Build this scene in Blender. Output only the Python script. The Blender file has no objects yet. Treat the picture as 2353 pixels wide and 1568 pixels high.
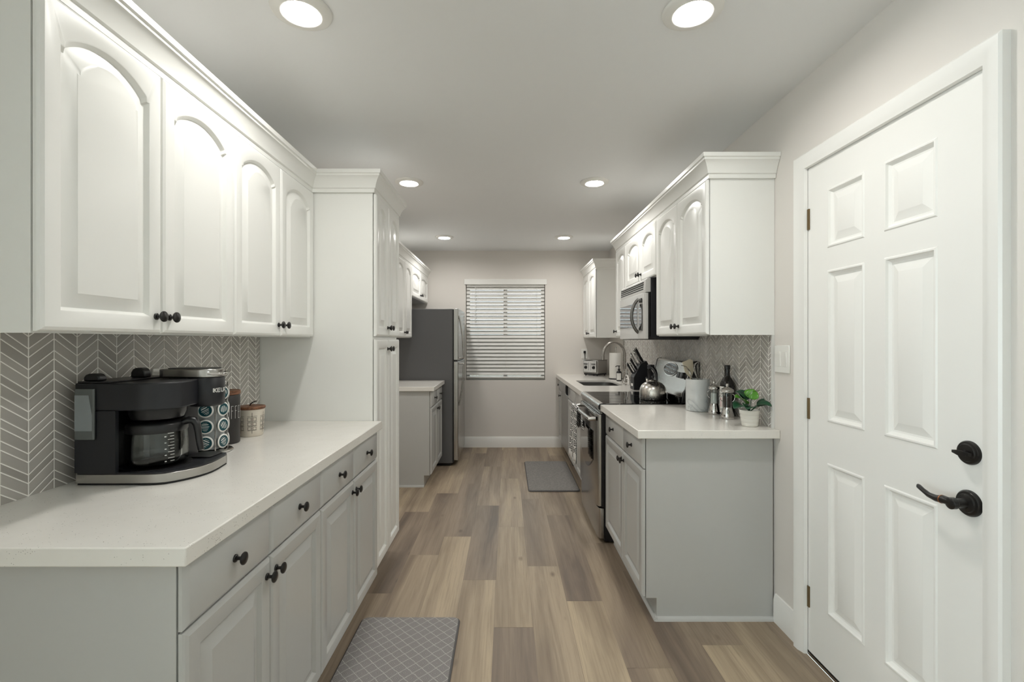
import bpy, bmesh, math, random
from mathutils import Vector, Matrix
random.seed(7)
PI = math.pi
C = bpy.context.scene.collection
SC = bpy.context.scene

# ------------------------------------------------------------------ camera, world, exposure
CAM_Z = 1.335
cam = bpy.data.cameras.new('camera')
cam.sensor_width = 36.0
cam.lens = 36.0 * 1080.0 / 2353.0
cam.shift_x = (1176.5 - 1165.0) / 2353.0
cam.shift_y = (783.0 - 784.0) / 2353.0
cam.clip_start = 0.02
camo = bpy.data.objects.new('camera', cam)
camo.location = (0, 0, CAM_Z)
camo.rotation_euler = (PI / 2, 0, 0)
C.objects.link(camo)
SC.camera = camo
world = bpy.data.worlds.new('world')
SC.world = world
world.use_nodes = True
_bg = world.node_tree.nodes['Background']
_bg.inputs[0].default_value = (0.80, 0.95, 1.0, 1)
_bg.inputs[1].default_value = 6.0
LAMP_STRENGTH = 215.0
LAMP_COLOR = (1.0, 0.98, 0.94, 1)
SC.view_settings.view_transform = 'Standard'
SC.view_settings.look = 'None'
SC.view_settings.gamma = 1.0
SC.view_settings.use_curve_mapping = False
SC.view_settings.exposure = 0.15
SC.cycles.use_adaptive_sampling = True
SC.cycles.adaptive_threshold = 0.03
SC.cycles.max_bounces = 9
SC.cycles.diffuse_bounces = 5
SC.cycles.glossy_bounces = 5
SC.cycles.transmission_bounces = 8
SC.cycles.caustics_reflective = False
SC.cycles.caustics_refractive = False
SC.cycles.sample_clamp_indirect = 6.0
SC.cycles.use_denoising = True

# ------------------------------------------------------------------ room numbers (metres; camera looks along +Y)
WL, WR = -1.30, 1.28           # side walls
YB = 5.88                      # wall with the window
CEIL = 2.46
CT = 0.914                     # counter top height

# ------------------------------------------------------------------ materials
def srgb(r, g, b):
    f = lambda c: c / 12.92 if c <= 0.04045 else ((c + 0.055) / 1.055) ** 2.4
    return (f(r / 255), f(g / 255), f(b / 255), 1)

class NT:
    """small helper around a material's node tree"""
    def __init__(s, name):
        s.m = bpy.data.materials.new(name)
        s.m.use_nodes = True
        s.t = s.m.node_tree
        s.b = s.t.nodes['Principled BSDF']
    def n(s, kind, **kw):
        nd = s.t.nodes.new(kind)
        for k, v in kw.items():
            setattr(nd, k, v)
        return nd
    def link(s, a, b):
        s.t.links.new(a, b)
    def inp(s, sock, v):
        if hasattr(v, 'is_linked') or isinstance(v, bpy.types.NodeSocket):
            s.link(v, sock)
        else:
            sock.default_value = v
    def math(s, op, a, b=None, c=None):
        nd = s.n('ShaderNodeMath', operation=op)
        s.inp(nd.inputs[0], a)
        if b is not None: s.inp(nd.inputs[1], b)
        if c is not None: s.inp(nd.inputs[2], c)
        return nd.outputs[0]
    def mix(s, f, a, b, mode='MIX'):
        nd = s.n('ShaderNodeMix', data_type='RGBA', blend_type=mode)
        s.inp(nd.inputs[0], f); s.inp(nd.inputs[6], a); s.inp(nd.inputs[7], b)
        return nd.outputs[2]
    def ramp(s, f, stops):
        nd = s.n('ShaderNodeValToRGB')
        e = nd.color_ramp.elements
        while len(e) < len(stops): e.new(0.5)
        for el, (p, col) in zip(e, stops):
            el.position = p; el.color = col
        s.link(f, nd.inputs[0])
        return nd.outputs[0]
    def coord(s):
        return s.n('ShaderNodeTexCoord').outputs['Object']
    def noise(s, vec, scale, detail=4, rough=0.5, dist=0.0):
        nd = s.n('ShaderNodeTexNoise')
        nd.inputs['Scale'].default_value = scale
        nd.inputs['Detail'].default_value = detail
        nd.inputs['Roughness'].default_value = rough
        nd.inputs['Distortion'].default_value = dist
        if vec is not None: s.link(vec, nd.inputs['Vector'])
        return nd.outputs['Fac']
    def bump(s, h, strength=0.2, dist=0.01):
        nd = s.n('ShaderNodeBump')
        nd.inputs['Strength'].default_value = strength
        nd.inputs['Distance'].default_value = dist
        s.link(h, nd.inputs['Height'])
        s.link(nd.outputs[0], s.b.inputs['Normal'])
    def col(s, v): s.inp(s.b.inputs['Base Color'], v)
    def set(s, rough=None, metal=None, spec=None, trans=None, ior=None, coat=None, alpha=None):
        if rough is not None: s.inp(s.b.inputs['Roughness'], rough)
        if metal is not None: s.b.inputs['Metallic'].default_value = metal
        if spec is not None: s.b.inputs['Specular IOR Level'].default_value = spec
        if trans is not None: s.b.inputs['Transmission Weight'].default_value = trans
        if ior is not None: s.b.inputs['IOR'].default_value = ior
        if coat is not None: s.b.inputs['Coat Weight'].default_value = coat
        if alpha is not None: s.b.inputs['Alpha'].default_value = alpha

def painted(name, col, rough=0.3, var=0.03, scale=6.0, bump=0.0, bscale=200.0, spec=0.5):
    k = NT(name)
    co = k.coord()
    f = k.noise(co, scale, 3)
    a = tuple(c * (1 - var) for c in col[:3]) + (1,)
    b = tuple(min(1, c * (1 + var)) for c in col[:3]) + (1,)
    k.col(k.mix(f, a, b))
    k.set(rough=rough, spec=spec)
    if bump: k.bump(k.noise(co, bscale, 2), bump, 0.002)
    return k.m

def metal(name, col, rough=0.25, brushed=None, var=0.06):
    k = NT(name)
    co = k.coord()
    mp = k.n('ShaderNodeMapping')
    mp.inputs['Scale'].default_value = brushed or (8, 8, 8)
    k.link(co, mp.inputs['Vector'])
    f = k.noise(mp.outputs[0], 1.0, 3)
    a = tuple(c * (1 - var) for c in col[:3]) + (1,)
    k.col(k.mix(f, a, col))
    mr = k.n('ShaderNodeMapRange')
    mr.inputs[3].default_value = rough * 0.8; mr.inputs[4].default_value = rough * 1.2
    k.link(f, mr.inputs[0])
    k.set(rough=mr.outputs[0], metal=1.0)
    return k.m

M = {}
M['white'] = painted('white_cabinet_paint', srgb(236, 236, 232), 0.3, 0.01)
M['grey'] = painted('grey_cabinet_paint', srgb(190, 190, 187), 0.24, 0.012)
M['wall'] = painted('wall_paint', srgb(224, 219, 213), 0.75, 0.015, 2.0, 0.06, 260)
M['ceiling'] = painted('ceiling_paint', srgb(238, 239, 239), 0.8, 0.01, 2.0, 0.05, 220)
M['trim'] = painted('trim_paint', srgb(240, 239, 235), 0.3, 0.01)
M['door'] = painted('door_paint', srgb(241, 240, 236), 0.35, 0.012)
M['knob'] = painted('bronze_black_metal', srgb(24, 22, 21), 0.28, 0.1, 30)
M['black_plastic'] = painted('black_plastic', srgb(19, 19, 21), 0.33, 0.06, 20)
M['black_satin'] = painted('black_satin', srgb(23, 24, 29), 0.42, 0.05, 20)
M['black_gloss'] = painted('black_gloss', srgb(9, 9, 10), 0.06, 0.05, 20)
M['dark_cavity'] = painted('dark_cavity', srgb(12, 12, 12), 0.7, 0.1)
M['white_plastic'] = painted('white_plastic', srgb(236, 235, 230), 0.35, 0.01)
M['steel'] = metal('brushed_steel', srgb(178, 176, 172), 0.24, (4, 4, 300))
M['steel_v'] = metal('vertical_brushed_steel', srgb(176, 174, 170), 0.26, (200, 200, 3))
M['sink_steel'] = metal('dull_sink_steel', srgb(120, 119, 117), 0.35, (4, 4, 200))
M['oven_glass'] = metal('mirrored_oven_door_glass', srgb(122, 120, 117), 0.07)
M['tile_edge'] = painted('pale_edge_strip', srgb(214, 214, 211), 0.3, 0.02)
M['chrome'] = metal('polished_chrome', srgb(205, 203, 200), 0.07)
M['nickel'] = metal('satin_nickel', srgb(165, 160, 154), 0.28)
M['brass'] = metal('antique_brass', srgb(128, 108, 78), 0.32)
M['fridge_side'] = painted('grey_appliance_paint', srgb(94, 94, 95), 0.38, 0.03, 60, 0.05, 500)
M['wood_lid'] = None
M['plant_dark'] = painted('dark_green_leaf', srgb(28, 72, 48), 0.3, 0.25, 40)
M['plant_light'] = painted('bright_green_leaf', srgb(78, 140, 36), 0.3, 0.25, 40)
M['soil'] = painted('dark_soil', srgb(38, 30, 24), 0.9, 0.4, 200, 0.5, 300)
M['pot_white'] = painted('white_glazed_ceramic', srgb(226, 223, 215), 0.22, 0.02)
M['paper'] = painted('white_paper', srgb(235, 233, 228), 0.9, 0.02, 40, 0.15, 240)
M['canister_black'] = painted('black_ceramic', srgb(42, 39, 38), 0.45, 0.05)
M['canister_cream'] = painted('cream_ceramic', srgb(214, 206, 192), 0.45, 0.02)
M['ink'] = painted('black_ink', srgb(30, 27, 25), 0.6, 0.05)
M['white_ink'] = painted('white_ink', srgb(228, 228, 224), 0.5, 0.02)
M['pod_teal'] = painted('teal_foil', srgb(16, 70, 78), 0.3, 0.08, 60)
M['pod_navy'] = painted('navy_foil', srgb(34, 48, 56), 0.3, 0.08, 60)
M['red_ink'] = painted('red_ink', srgb(176, 30, 42), 0.5, 0.04)
M['salt'] = painted('white_salt', srgb(228, 228, 226), 0.8, 0.05, 200, 0.3, 600)
M['pepper'] = painted('dark_peppercorns', srgb(52, 34, 30), 0.7, 0.5, 220, 0.6, 300)
M['mat_edge'] = painted('grey_mat_edge', srgb(96, 94, 94), 0.8, 0.05)
M['rubber'] = painted('black_rubber', srgb(20, 20, 20), 0.7, 0.05)
M['spatula'] = painted('cream_silicone', srgb(206, 196, 174), 0.5, 0.03)
M['blind'] = painted('white_blind_vinyl', srgb(226, 225, 221), 0.45, 0.01)
M['outdoor'] = painted('grey_patio_concrete', srgb(120, 116, 108), 0.9, 0.15, 3)
M['outdoor_fence'] = painted('weathered_fence_wood', srgb(92, 84, 76), 0.9, 0.2, 8)

def emit(name, col, strength):
    k = NT(name)
    k.col((0.9, 0.9, 0.9, 1))
    k.b.inputs['Emission Color'].default_value = col
    k.b.inputs['Emission Strength'].default_value = strength
    return k.m
M['lamp'] = emit('lit_lamp_lens', LAMP_COLOR, LAMP_STRENGTH)

def glass(name, col=(1, 1, 1, 1), rough=0.02, ior=1.45):
    k = NT(name)
    f = k.noise(k.coord(), 3, 2)
    k.col(k.mix(f, col, tuple(c * 0.98 for c in col[:3]) + (1,)))
    k.set(rough=rough, trans=1.0, ior=ior)
    return k.m
M['glass'] = glass('clear_glass')
def thin_glass(name, tint, refl=0.08):
    k = NT(name)
    t = k.t; t.nodes.remove(k.b)
    tr = k.n('ShaderNodeBsdfTransparent'); gl = k.n('ShaderNodeBsdfGlossy'); mx = k.n('ShaderNodeMixShader'); lw = k.n('ShaderNodeLayerWeight')
    f = k.noise(k.coord(), 4, 2)
    k.link(k.mix(f, tint, tuple(c * 0.97 for c in tint[:3]) + (1,)), tr.inputs['Color'])
    gl.inputs['Roughness'].default_value = 0.03
    lw.inputs['Blend'].default_value = 0.22
    k.link(k.math('ADD', k.math('MULTIPLY', lw.outputs['Fresnel'], 0.8), refl * 0.3), mx.inputs[0])
    k.link(tr.outputs[0], mx.inputs[1]); k.link(gl.outputs[0], mx.inputs[2])
    k.link(mx.outputs[0], t.nodes['Material Output'].inputs['Surface'])
    return k.m
M['thin_glass'] = thin_glass('thin_clear_glass', (0.93, 0.95, 0.94, 1))
M['window_glass'] = glass('window_glass', (0.97, 1, 0.98, 1), 0.0, 1.02)
M['tank'] = painted('smoky_tank_plastic', srgb(92, 96, 95), 0.2, 0.1, 30)
M['tank_light'] = painted('pale_tank_plastic', srgb(136, 142, 144), 0.3, 0.08, 40)
M['smoke'] = glass('frosted_tank_plastic', (0.62, 0.66, 0.68, 1), 0.25, 1.2)
M['bottle_glass'] = painted('dark_bottle_glass', srgb(17, 15, 13), 0.08, 0.1)

def mat_wood_lid():
    k = NT('brown_wood')
    co = k.coord()
    mp = k.n('ShaderNodeMapping'); mp.inputs['Scale'].default_value = (120, 14, 120)
    k.link(co, mp.inputs['Vector'])
    f = k.noise(mp.outputs[0], 1.0, 5)
    k.col(k.ramp(f, [(0.3, srgb(92, 56, 38)), (0.7, srgb(148, 102, 72))]))
    k.set(rough=0.5)
    return k.m
M['wood_lid'] = mat_wood_lid()

def mat_counter():
    k = NT('white_speckled_quartz')
    co = k.coord()
    base = k.mix(k.noise(co, 14, 5), srgb(229, 226, 219), srgb(238, 235, 229))
    v = k.n('ShaderNodeTexVoronoi'); v.inputs['Scale'].default_value = 210
    k.link(co, v.inputs['Vector'])
    spot = k.math('LESS_THAN', v.outputs['Distance'], 0.2)
    sep = k.n('ShaderNodeSeparateColor'); k.link(v.outputs['Color'], sep.inputs[0])
    pick = k.math('GREATER_THAN', sep.outputs[0], 0.70)
    clus = k.math('GREATER_THAN', k.noise(co, 22, 3), 0.50)
    f = k.math('MULTIPLY', k.math('MULTIPLY', spot, pick), clus)
    tone = k.ramp(sep.outputs[1], [(0.0, srgb(104, 100, 95)), (0.4, srgb(168, 164, 158)), (1.0, srgb(200, 197, 191))])
    k.col(k.mix(f, base, tone))
    k.set(rough=0.16)
    return k.m
M['counter'] = mat_counter()

def mat_tile(name, y0, zv, wave=0.0022, rough=0.12):
    """chevron glass tile: alternating wide and narrow bands, light grout, wavy glaze"""
    w, rise, pair, nar, g = 0.0718, 0.051, 0.0568, 0.0236, 0.0014
    k = NT(name)
    co = k.coord()
    sp = k.n('ShaderNodeSeparateXYZ'); k.link(co, sp.inputs[0])
    a = k.math('DIVIDE', k.math('SUBTRACT', sp.outputs[1], y0), w)
    tri = k.math('PINGPONG', a, 1.0)
    zz = k.math('SUBTRACT', k.math('SUBTRACT', sp.outputs[2], zv), k.math('MULTIPLY', tri, rise))
    m = k.math('FLOORED_MODULO', zz, pair)
    gz = g * 1.25
    d1 = k.math('MINIMUM', m, k.math('SUBTRACT', pair, m))
    d2 = k.math('ABSOLUTE', k.math('SUBTRACT', m, nar))
    dh = k.math('DIVIDE', k.math('MINIMUM', d1, d2), 1.25)
    dv = k.math('MULTIPLY', k.math('ABSOLUTE', k.math('SUBTRACT', a, k.math('ROUND', a))), w)
    d = k.math('MINIMUM', dh, dv)
    grout = k.math('LESS_THAN', d, g)
    tid = k.math('ADD', k.math('ADD', k.math('MULTIPLY', k.math('FLOOR', k.math('DIVIDE', zz, pair)), 2.0), k.math('GREATER_THAN', m, nar)), k.math('MULTIPLY', k.math('FLOOR', a), 17.31))
    wn = k.n('ShaderNodeTexWhiteNoise', noise_dimensions='1D'); k.link(tid, wn.inputs['W'])
    tile = k.ramp(wn.outputs['Value'], [(0.0, srgb(166, 161, 154)), (0.5, srgb(178, 173, 166)), (1.0, srgb(190, 185, 178))])
    cloud = k.noise(co, 18, 4)
    tile = k.mix(k.math('MULTIPLY', cloud, 0.4), tile, srgb(162, 160, 157))
    k.col(k.mix(grout, tile, srgb(248, 246, 241)))
    k.set(rough=k.math('ADD', k.math('MULTIPLY', grout, 0.6), rough))
    edge = k.n('ShaderNodeMapRange'); edge.inputs[1].default_value = g * 0.7; edge.inputs[2].default_value = 0.0045
    k.link(d, edge.inputs[0])
    h = k.math('ADD', k.math('MULTIPLY', edge.outputs[0], 0.55), k.math('MULTIPLY', k.noise(co, 15, 2), 2.2))
    h = k.math('ADD', h, k.math('MULTIPLY', wn.outputs['Value'], 0.35))
    k.bump(h, 0.55, wave)
    return k.m
M['tile_coffee'] = mat_tile('grey_chevron_tile', 1.269, 1.289)
M['tile_range'] = mat_tile('grey_glossy_chevron_tile', 2.43, 1.068, 0.005, 0.07)

def mat_floor():
    k = NT('vinyl_oak_planks')
    at = k.n('ShaderNodeAttribute', attribute_name='plank')
    co = k.coord()
    cx = k.n('ShaderNodeCombineXYZ')
    k.link(k.math('MULTIPLY', at.outputs['Fac'], 31.7), cx.inputs[2])
    k.link(k.math('MULTIPLY', at.outputs['Fac'], 13.1), cx.inputs[1])
    ad = k.n('ShaderNodeVectorMath', operation='ADD'); k.link(co, ad.inputs[0]); k.link(cx.outputs[0], ad.inputs[1])
    mp = k.n('ShaderNodeMapping'); mp.inputs['Scale'].default_value = (8.0, 0.7, 1.0)
    k.link(ad.outputs[0], mp.inputs['Vector'])
    big = k.noise(mp.outputs[0], 1.0, 4, 0.55, 0.6)
    mp2 = k.n('ShaderNodeMapping'); mp2.inputs['Scale'].default_value = (110.0, 3.2, 1.0)
    k.link(ad.outputs[0], mp2.inputs['Vector'])
    fine = k.noise(mp2.outputs[0], 1.0, 5, 0.65, 0.3)
    tone = k.n('ShaderNodeAttribute', attribute_name='tone')
    base = k.ramp(tone.outputs['Fac'], [(0.0, srgb(142, 126, 111)), (0.5, srgb(162, 145, 125)), (1.0, srgb(186, 168, 142))])
    dark = k.ramp(tone.outputs['Fac'], [(0.0, srgb(100, 88, 78)), (0.5, srgb(120, 105, 92)), (1.0, srgb(150, 133, 112))])
    bf = k.n('ShaderNodeMapRange'); bf.inputs[1].default_value = 0.38; bf.inputs[2].default_value = 0.66
    k.link(big, bf.inputs[0])
    c = k.mix(bf.outputs[0], base, dark)
    ff = k.n('ShaderNodeMapRange'); ff.inputs[1].default_value = 0.45; ff.inputs[2].default_value = 0.85; ff.inputs[4].default_value = 0.5
    k.link(fine, ff.inputs[0])
    c = k.mix(ff.outputs[0], c, srgb(104, 90, 78))
    # knots: stretched cells, few of them, each a dark heart
    mp3 = k.n('ShaderNodeMapping'); mp3.inputs['Scale'].default_value = (7.0, 3.2, 1.0)
    k.link(ad.outputs[0], mp3.inputs['Vector'])
    vo = k.n('ShaderNodeTexVoronoi'); vo.inputs['Scale'].default_value = 1.0
    k.link(mp3.outputs[0], vo.inputs['Vector'])
    sep = k.n('ShaderNodeSeparateColor'); k.link(vo.outputs['Color'], sep.inputs[0])
    kd = k.n('ShaderNodeMapRange'); kd.inputs[1].default_value = 0.02; kd.inputs[2].default_value = 0.13; kd.inputs[3].default_value = 0.85; kd.inputs[4].default_value = 0.0
    k.link(k.math('ADD', vo.outputs['Distance'], k.math('MULTIPLY', k.math('SUBTRACT', fine, 0.5), 0.12)), kd.inputs[0])
    kf = k.math('MULTIPLY', kd.outputs[0], k.math('GREATER_THAN', sep.outputs[0], 0.42))
    c = k.mix(kf, c, srgb(78, 64, 54))
    k.col(c)
    k.set(rough=k.math('ADD', k.math('MULTIPLY', fine, 0.15), 0.38), spec=0.4)
    k.bump(fine, 0.12, 0.002)
    return k.m
M['floor'] = mat_floor()

def mat_diamond_mat():
    k = NT('grey_diamond_weave')
    wv = k.n('ShaderNodeTexNoise'); wv.inputs['Scale'].default_value = 40; wv.inputs['Detail'].default_value = 2
    cc = k.coord(); k.link(cc, wv.inputs['Vector'])
    sc_ = k.n('ShaderNodeVectorMath', operation='SCALE'); k.link(wv.outputs['Color'], sc_.inputs[0]); sc_.inputs['Scale'].default_value = 0.009
    ad = k.n('ShaderNodeVectorMath', operation='ADD'); k.link(cc, ad.inputs[0]); k.link(sc_.outputs[0], ad.inputs[1])
    sp = k.n('ShaderNodeSeparateXYZ'); k.link(ad.outputs[0], sp.inputs[0])
    u = k.math('DIVIDE', k.math('ADD', sp.outputs[0], sp.outputs[1]), 0.058)
    v = k.math('DIVIDE', k.math('SUBTRACT', sp.outputs[0], sp.outputs[1]), 0.058)
    fu = k.math('ABSOLUTE', k.math('SUBTRACT', u, k.math('ROUND', u)))
    fv = k.math('ABSOLUTE', k.math('SUBTRACT', v, k.math('ROUND', v)))
    d = k.math('MAXIMUM', fu, fv)
    ring = k.math('PINGPONG', k.math('MULTIPLY', d, 9.0), 0.5)
    line = k.n('ShaderNodeMapRange'); line.inputs[1].default_value = 0.18; line.inputs[2].default_value = 0.36
    k.link(ring, line.inputs[0])
    edge = k.math('GREATER_THAN', d, 0.465)
    c = k.mix(line.outputs[0], srgb(122, 119, 118), srgb(160, 156, 154))
    c = k.mix(edge, c, srgb(184, 180, 177))
    k.col(c); k.set(rough=0.85, spec=0.2)
    k.bump(line.outputs[0], 0.3, 0.002)
    return k.m
M['mat_diamond'] = mat_diamond_mat()

def mat_woven():
    k = NT('grey_woven_mat')
    mp = k.n('ShaderNodeMapping'); mp.inputs['Scale'].default_value = (60, 240, 60)
    k.link(k.coord(), mp.inputs['Vector'])
    f = k.noise(mp.outputs[0], 1.0, 3)
    k.col(k.ramp(f, [(0.3, srgb(112, 110, 108)), (0.7, srgb(150, 146, 142))]))
    k.set(rough=0.9, spec=0.2); k.bump(f, 0.3, 0.002)
    return k.m
M['mat_woven'] = mat_woven()

def mat_marble():
    k = NT('white_marble_ceramic')
    co = k.coord()
    f = k.noise(co, 6, 5, 0.5, 0.8)
    vein = k.math('ABSOLUTE', k.math('SUBTRACT', f, 0.5))
    k.col(k.ramp(vein, [(0.0, srgb(178, 183, 185)), (0.02, srgb(206, 209, 209)), (0.2, srgb(222, 224, 223))]))
    k.set(rough=0.25)
    return k.m
M['marble'] = mat_marble()

def mat_towel():
    k = NT('black_and_white_towel')
    at = k.n('ShaderNodeUVMap')
    sp = k.n('ShaderNodeSeparateXYZ'); k.link(at.outputs[0], sp.inputs[0])
    u, v = sp.outputs[0], sp.outputs[1]
    row = k.math('FLOOR', k.math('DIVIDE', v, 0.052))
    fv = k.math('SUBTRACT', k.math('DIVIDE', v, 0.052), row)
    uu = k.math('ADD', k.math('DIVIDE', u, 0.062), k.math('MULTIPLY', row, 0.37))
    fu = k.math('SUBTRACT', uu, k.math('FLOOR', uu))
    du = k.math('ABSOLUTE', k.math('SUBTRACT', fu, 0.5))
    dv = k.math('ABSOLUTE', k.math('SUBTRACT', fv, 0.5))
    ids = k.math('ADD', k.math('MULTIPLY', row, 7.3), k.math('FLOOR', uu))
    wn = k.n('ShaderNodeTexWhiteNoise', noise_dimensions='1D'); k.link(ids, wn.inputs['W'])
    p = k.math('ADD', 2.0, k.math('MULTIPLY', wn.outputs['Value'], 6.0))
    d = k.math('POWER', k.math('ADD', k.math('POWER', k.math('MULTIPLY', du, 2.15), p), k.math('POWER', k.math('MULTIPLY', dv, 2.3), p)), k.math('DIVIDE', 1.0, p))
    d = k.math('ADD', d, k.math('MULTIPLY', k.math('SUBTRACT', k.noise(at.outputs[0], 70, 2), 0.5), 0.35))
    shape = k.math('LESS_THAN', d, 0.92)
    inner = k.math('LESS_THAN', d, 0.60)
    core = k.math('LESS_THAN', d, 0.36)
    blk = k.math('ADD', k.math('SUBTRACT', shape, inner), core)
    hem = k.math('GREATER_THAN', v, 0.05)
    blk = k.math('MULTIPLY', blk, hem)
    k.col(k.mix(blk, srgb(226, 225, 222), srgb(24, 24, 26)))
    k.set(rough=0.95, spec=0.1)
    return k.m
M['towel'] = mat_towel()

# ------------------------------------------------------------------ mesh helpers
ORG = {}

class MB:
    def __init__(s):
        s.v = []; s.f = []; s.fm = []; s.uv = None
    def add(s, verts, faces):
        o = len(s.v)
        s.v += [tuple(p) for p in verts]
        s.f += [tuple(i + o for i in fc) for fc in faces]
        return s
    def box(s, x0, x1, y0, y1, z0, z1):
        v = [(x0, y0, z0), (x1, y0, z0), (x1, y1, z0), (x0, y1, z0), (x0, y0, z1), (x1, y0, z1), (x1, y1, z1), (x0, y1, z1)]
        return s.add(v, [(0, 3, 2, 1), (4, 5, 6, 7), (0, 1, 5, 4), (1, 2, 6, 5), (2, 3, 7, 6), (3, 0, 4, 7)])
    def obox(s, c, ax, ay, az, hx, hy, hz):
        c, ax, ay, az = Vector(c), Vector(ax).normalized(), Vector(ay).normalized(), Vector(az).normalized()
        v = []
        for k in (-1, 1):
            for (i, j) in ((-1, -1), (1, -1), (1, 1), (-1, 1)):
                v.append(c + ax * hx * i + ay * hy * j + az * hz * k)
        return s.add(v, [(0, 3, 2, 1), (4, 5, 6, 7), (0, 1, 5, 4), (1, 2, 6, 5), (2, 3, 7, 6), (3, 0, 4, 7)])
    def loops(s, loops, cap0=True, cap1=True, close=True):
        n = len(loops[0]); o = len(s.v)
        for L in loops: s.v += [tuple(p) for p in L]
        for k in range(len(loops) - 1):
            for i in range(n if close else n - 1):
                j = (i + 1) % n
                s.f.append((o + k * n + i, o + k * n + j, o + (k + 1) * n + j, o + (k + 1) * n + i))
        if cap0: s.f.append(tuple(o + i for i in reversed(range(n))))
        if cap1: s.f.append(tuple(o + (len(loops) - 1) * n + i for i in range(n)))
        return s
    def prism(s, poly, z0, z1):
        return s.loops([[(x, y, z0) for x, y in poly], [(x, y, z1) for x, y in poly]])
    def prism_y(s, poly, y0, y1):     # poly in x,z
        return s.loops([[(x, y0, z) for x, z in poly], [(x, y1, z) for x, z in poly]])
    def prism_x(s, poly, x0, x1):     # poly in y,z
        return s.loops([[(x0, y, z) for y, z in poly], [(x1, y, z) for y, z in poly]])
    def lathe(s, prof, c=(0, 0, 0), axis=(0, 0, 1), n=32, cap0=True, cap1=True):
        az = Vector(axis).normalized()
        ax = az.orthogonal().normalized() if abs(az.z) < 0.999 else Vector((1, 0, 0))
        ay = az.cross(ax)
        c = Vector(c)
        L = []
        for r, h in prof:
            L.append([c + az * h + (ax * math.cos(2 * PI * i / n) + ay * math.sin(2 * PI * i / n)) * max(r, 1e-5) for i in range(n)])
        return s.loops(L, cap0, cap1)
    def tube(s, pts, r, n=10, caps=True):
        pts = [Vector(p) for p in pts]
        rs = r if isinstance(r, (list, tuple)) else [r] * len(pts)
        L = []; up = None
        for i, p in enumerate(pts):
            t = (pts[min(i + 1, len(pts) - 1)] - pts[max(i - 1, 0)]).normalized()
            if up is None:
                up = t.orthogonal().normalized()
            up = (up - t * up.dot(t)).normalized()
            b = t.cross(up)
            L.append([p + (up * math.cos(2 * PI * k / n) + b * math.sin(2 * PI * k / n)) * rs[i] for k in range(n)])
        return s.loops(L, caps, caps)
    def build(s, name, mat, parent=None, loc=None, bevel=0.0, seg=2, smooth=40, recalc=True, uv=None):
        me = bpy.data.meshes.new(name)
        o = bpy.data.objects.new(name, me)
        C.objects.link(o)
        if parent is not None:
            o.parent = parent
            org = ORG[parent.name]
        else:
            org = Vector(loc) if loc is not None else Vector((0, 0, 0))
            o.location = org
        ORG[o.name] = org
        me.from_pydata([tuple(Vector(p) - org) for p in s.v], [], s.f)
        if recalc:
            bm = bmesh.new(); bm.from_mesh(me)
            bmesh.ops.recalc_face_normals(bm, faces=bm.faces)
            bm.to_mesh(me); bm.free()
        for m in (mat if isinstance(mat, list) else [mat]):
            me.materials.append(m)
        if smooth:
            me.polygons.foreach_set('use_smooth', [True] * len(me.polygons))
            me.set_sharp_from_angle(angle=math.radians(smooth))
        if bevel:
            b = o.modifiers.new('bevel', 'BEVEL')
            b.width = bevel; b.segments = seg; b.limit_method = 'ANGLE'; b.angle_limit = math.radians(38)
            b.harden_normals = False
        if uv:
            lay = me.uv_layers.new(name='UVMap')
            for lp in me.loops:
                lay.data[lp.index].uv = uv[lp.vertex_index]
        me.update()
        return o

def tag(o, label=None, cat=None, group=None, kind=None):
    if label: o['label'] = label
    if cat: o['category'] = cat
    if group: o['group'] = group
    if kind: o['kind'] = kind
    return o

def thing(name, label, cat, loc, group=None):
    o = bpy.data.objects.new(name, None)
    C.objects.link(o)
    o.location = loc
    o.empty_display_size = 0.05
    ORG[o.name] = Vector(loc)
    return tag(o, label, cat, group)

def struct(o, label=None, cat=None):
    return tag(o, label, cat, kind='structure')

def lerp(a, b, t): return a + (b - a) * t
def arc(cx, cy, r, a0, a1, n):
    return [(cx + r * math.cos(lerp(a0, a1, i / n)), cy + r * math.sin(lerp(a0, a1, i / n))) for i in range(n + 1)]
def rrect(x0, x1, y0, y1, r, n=5):
    return arc(x1 - r, y0 + r, r, -PI / 2, 0, n) + arc(x1 - r, y1 - r, r, 0, PI / 2, n) + arc(x0 + r, y1 - r, r, PI / 2, PI, n) + arc(x0 + r, y0 + r, r, PI, 1.5 * PI, n)

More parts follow.
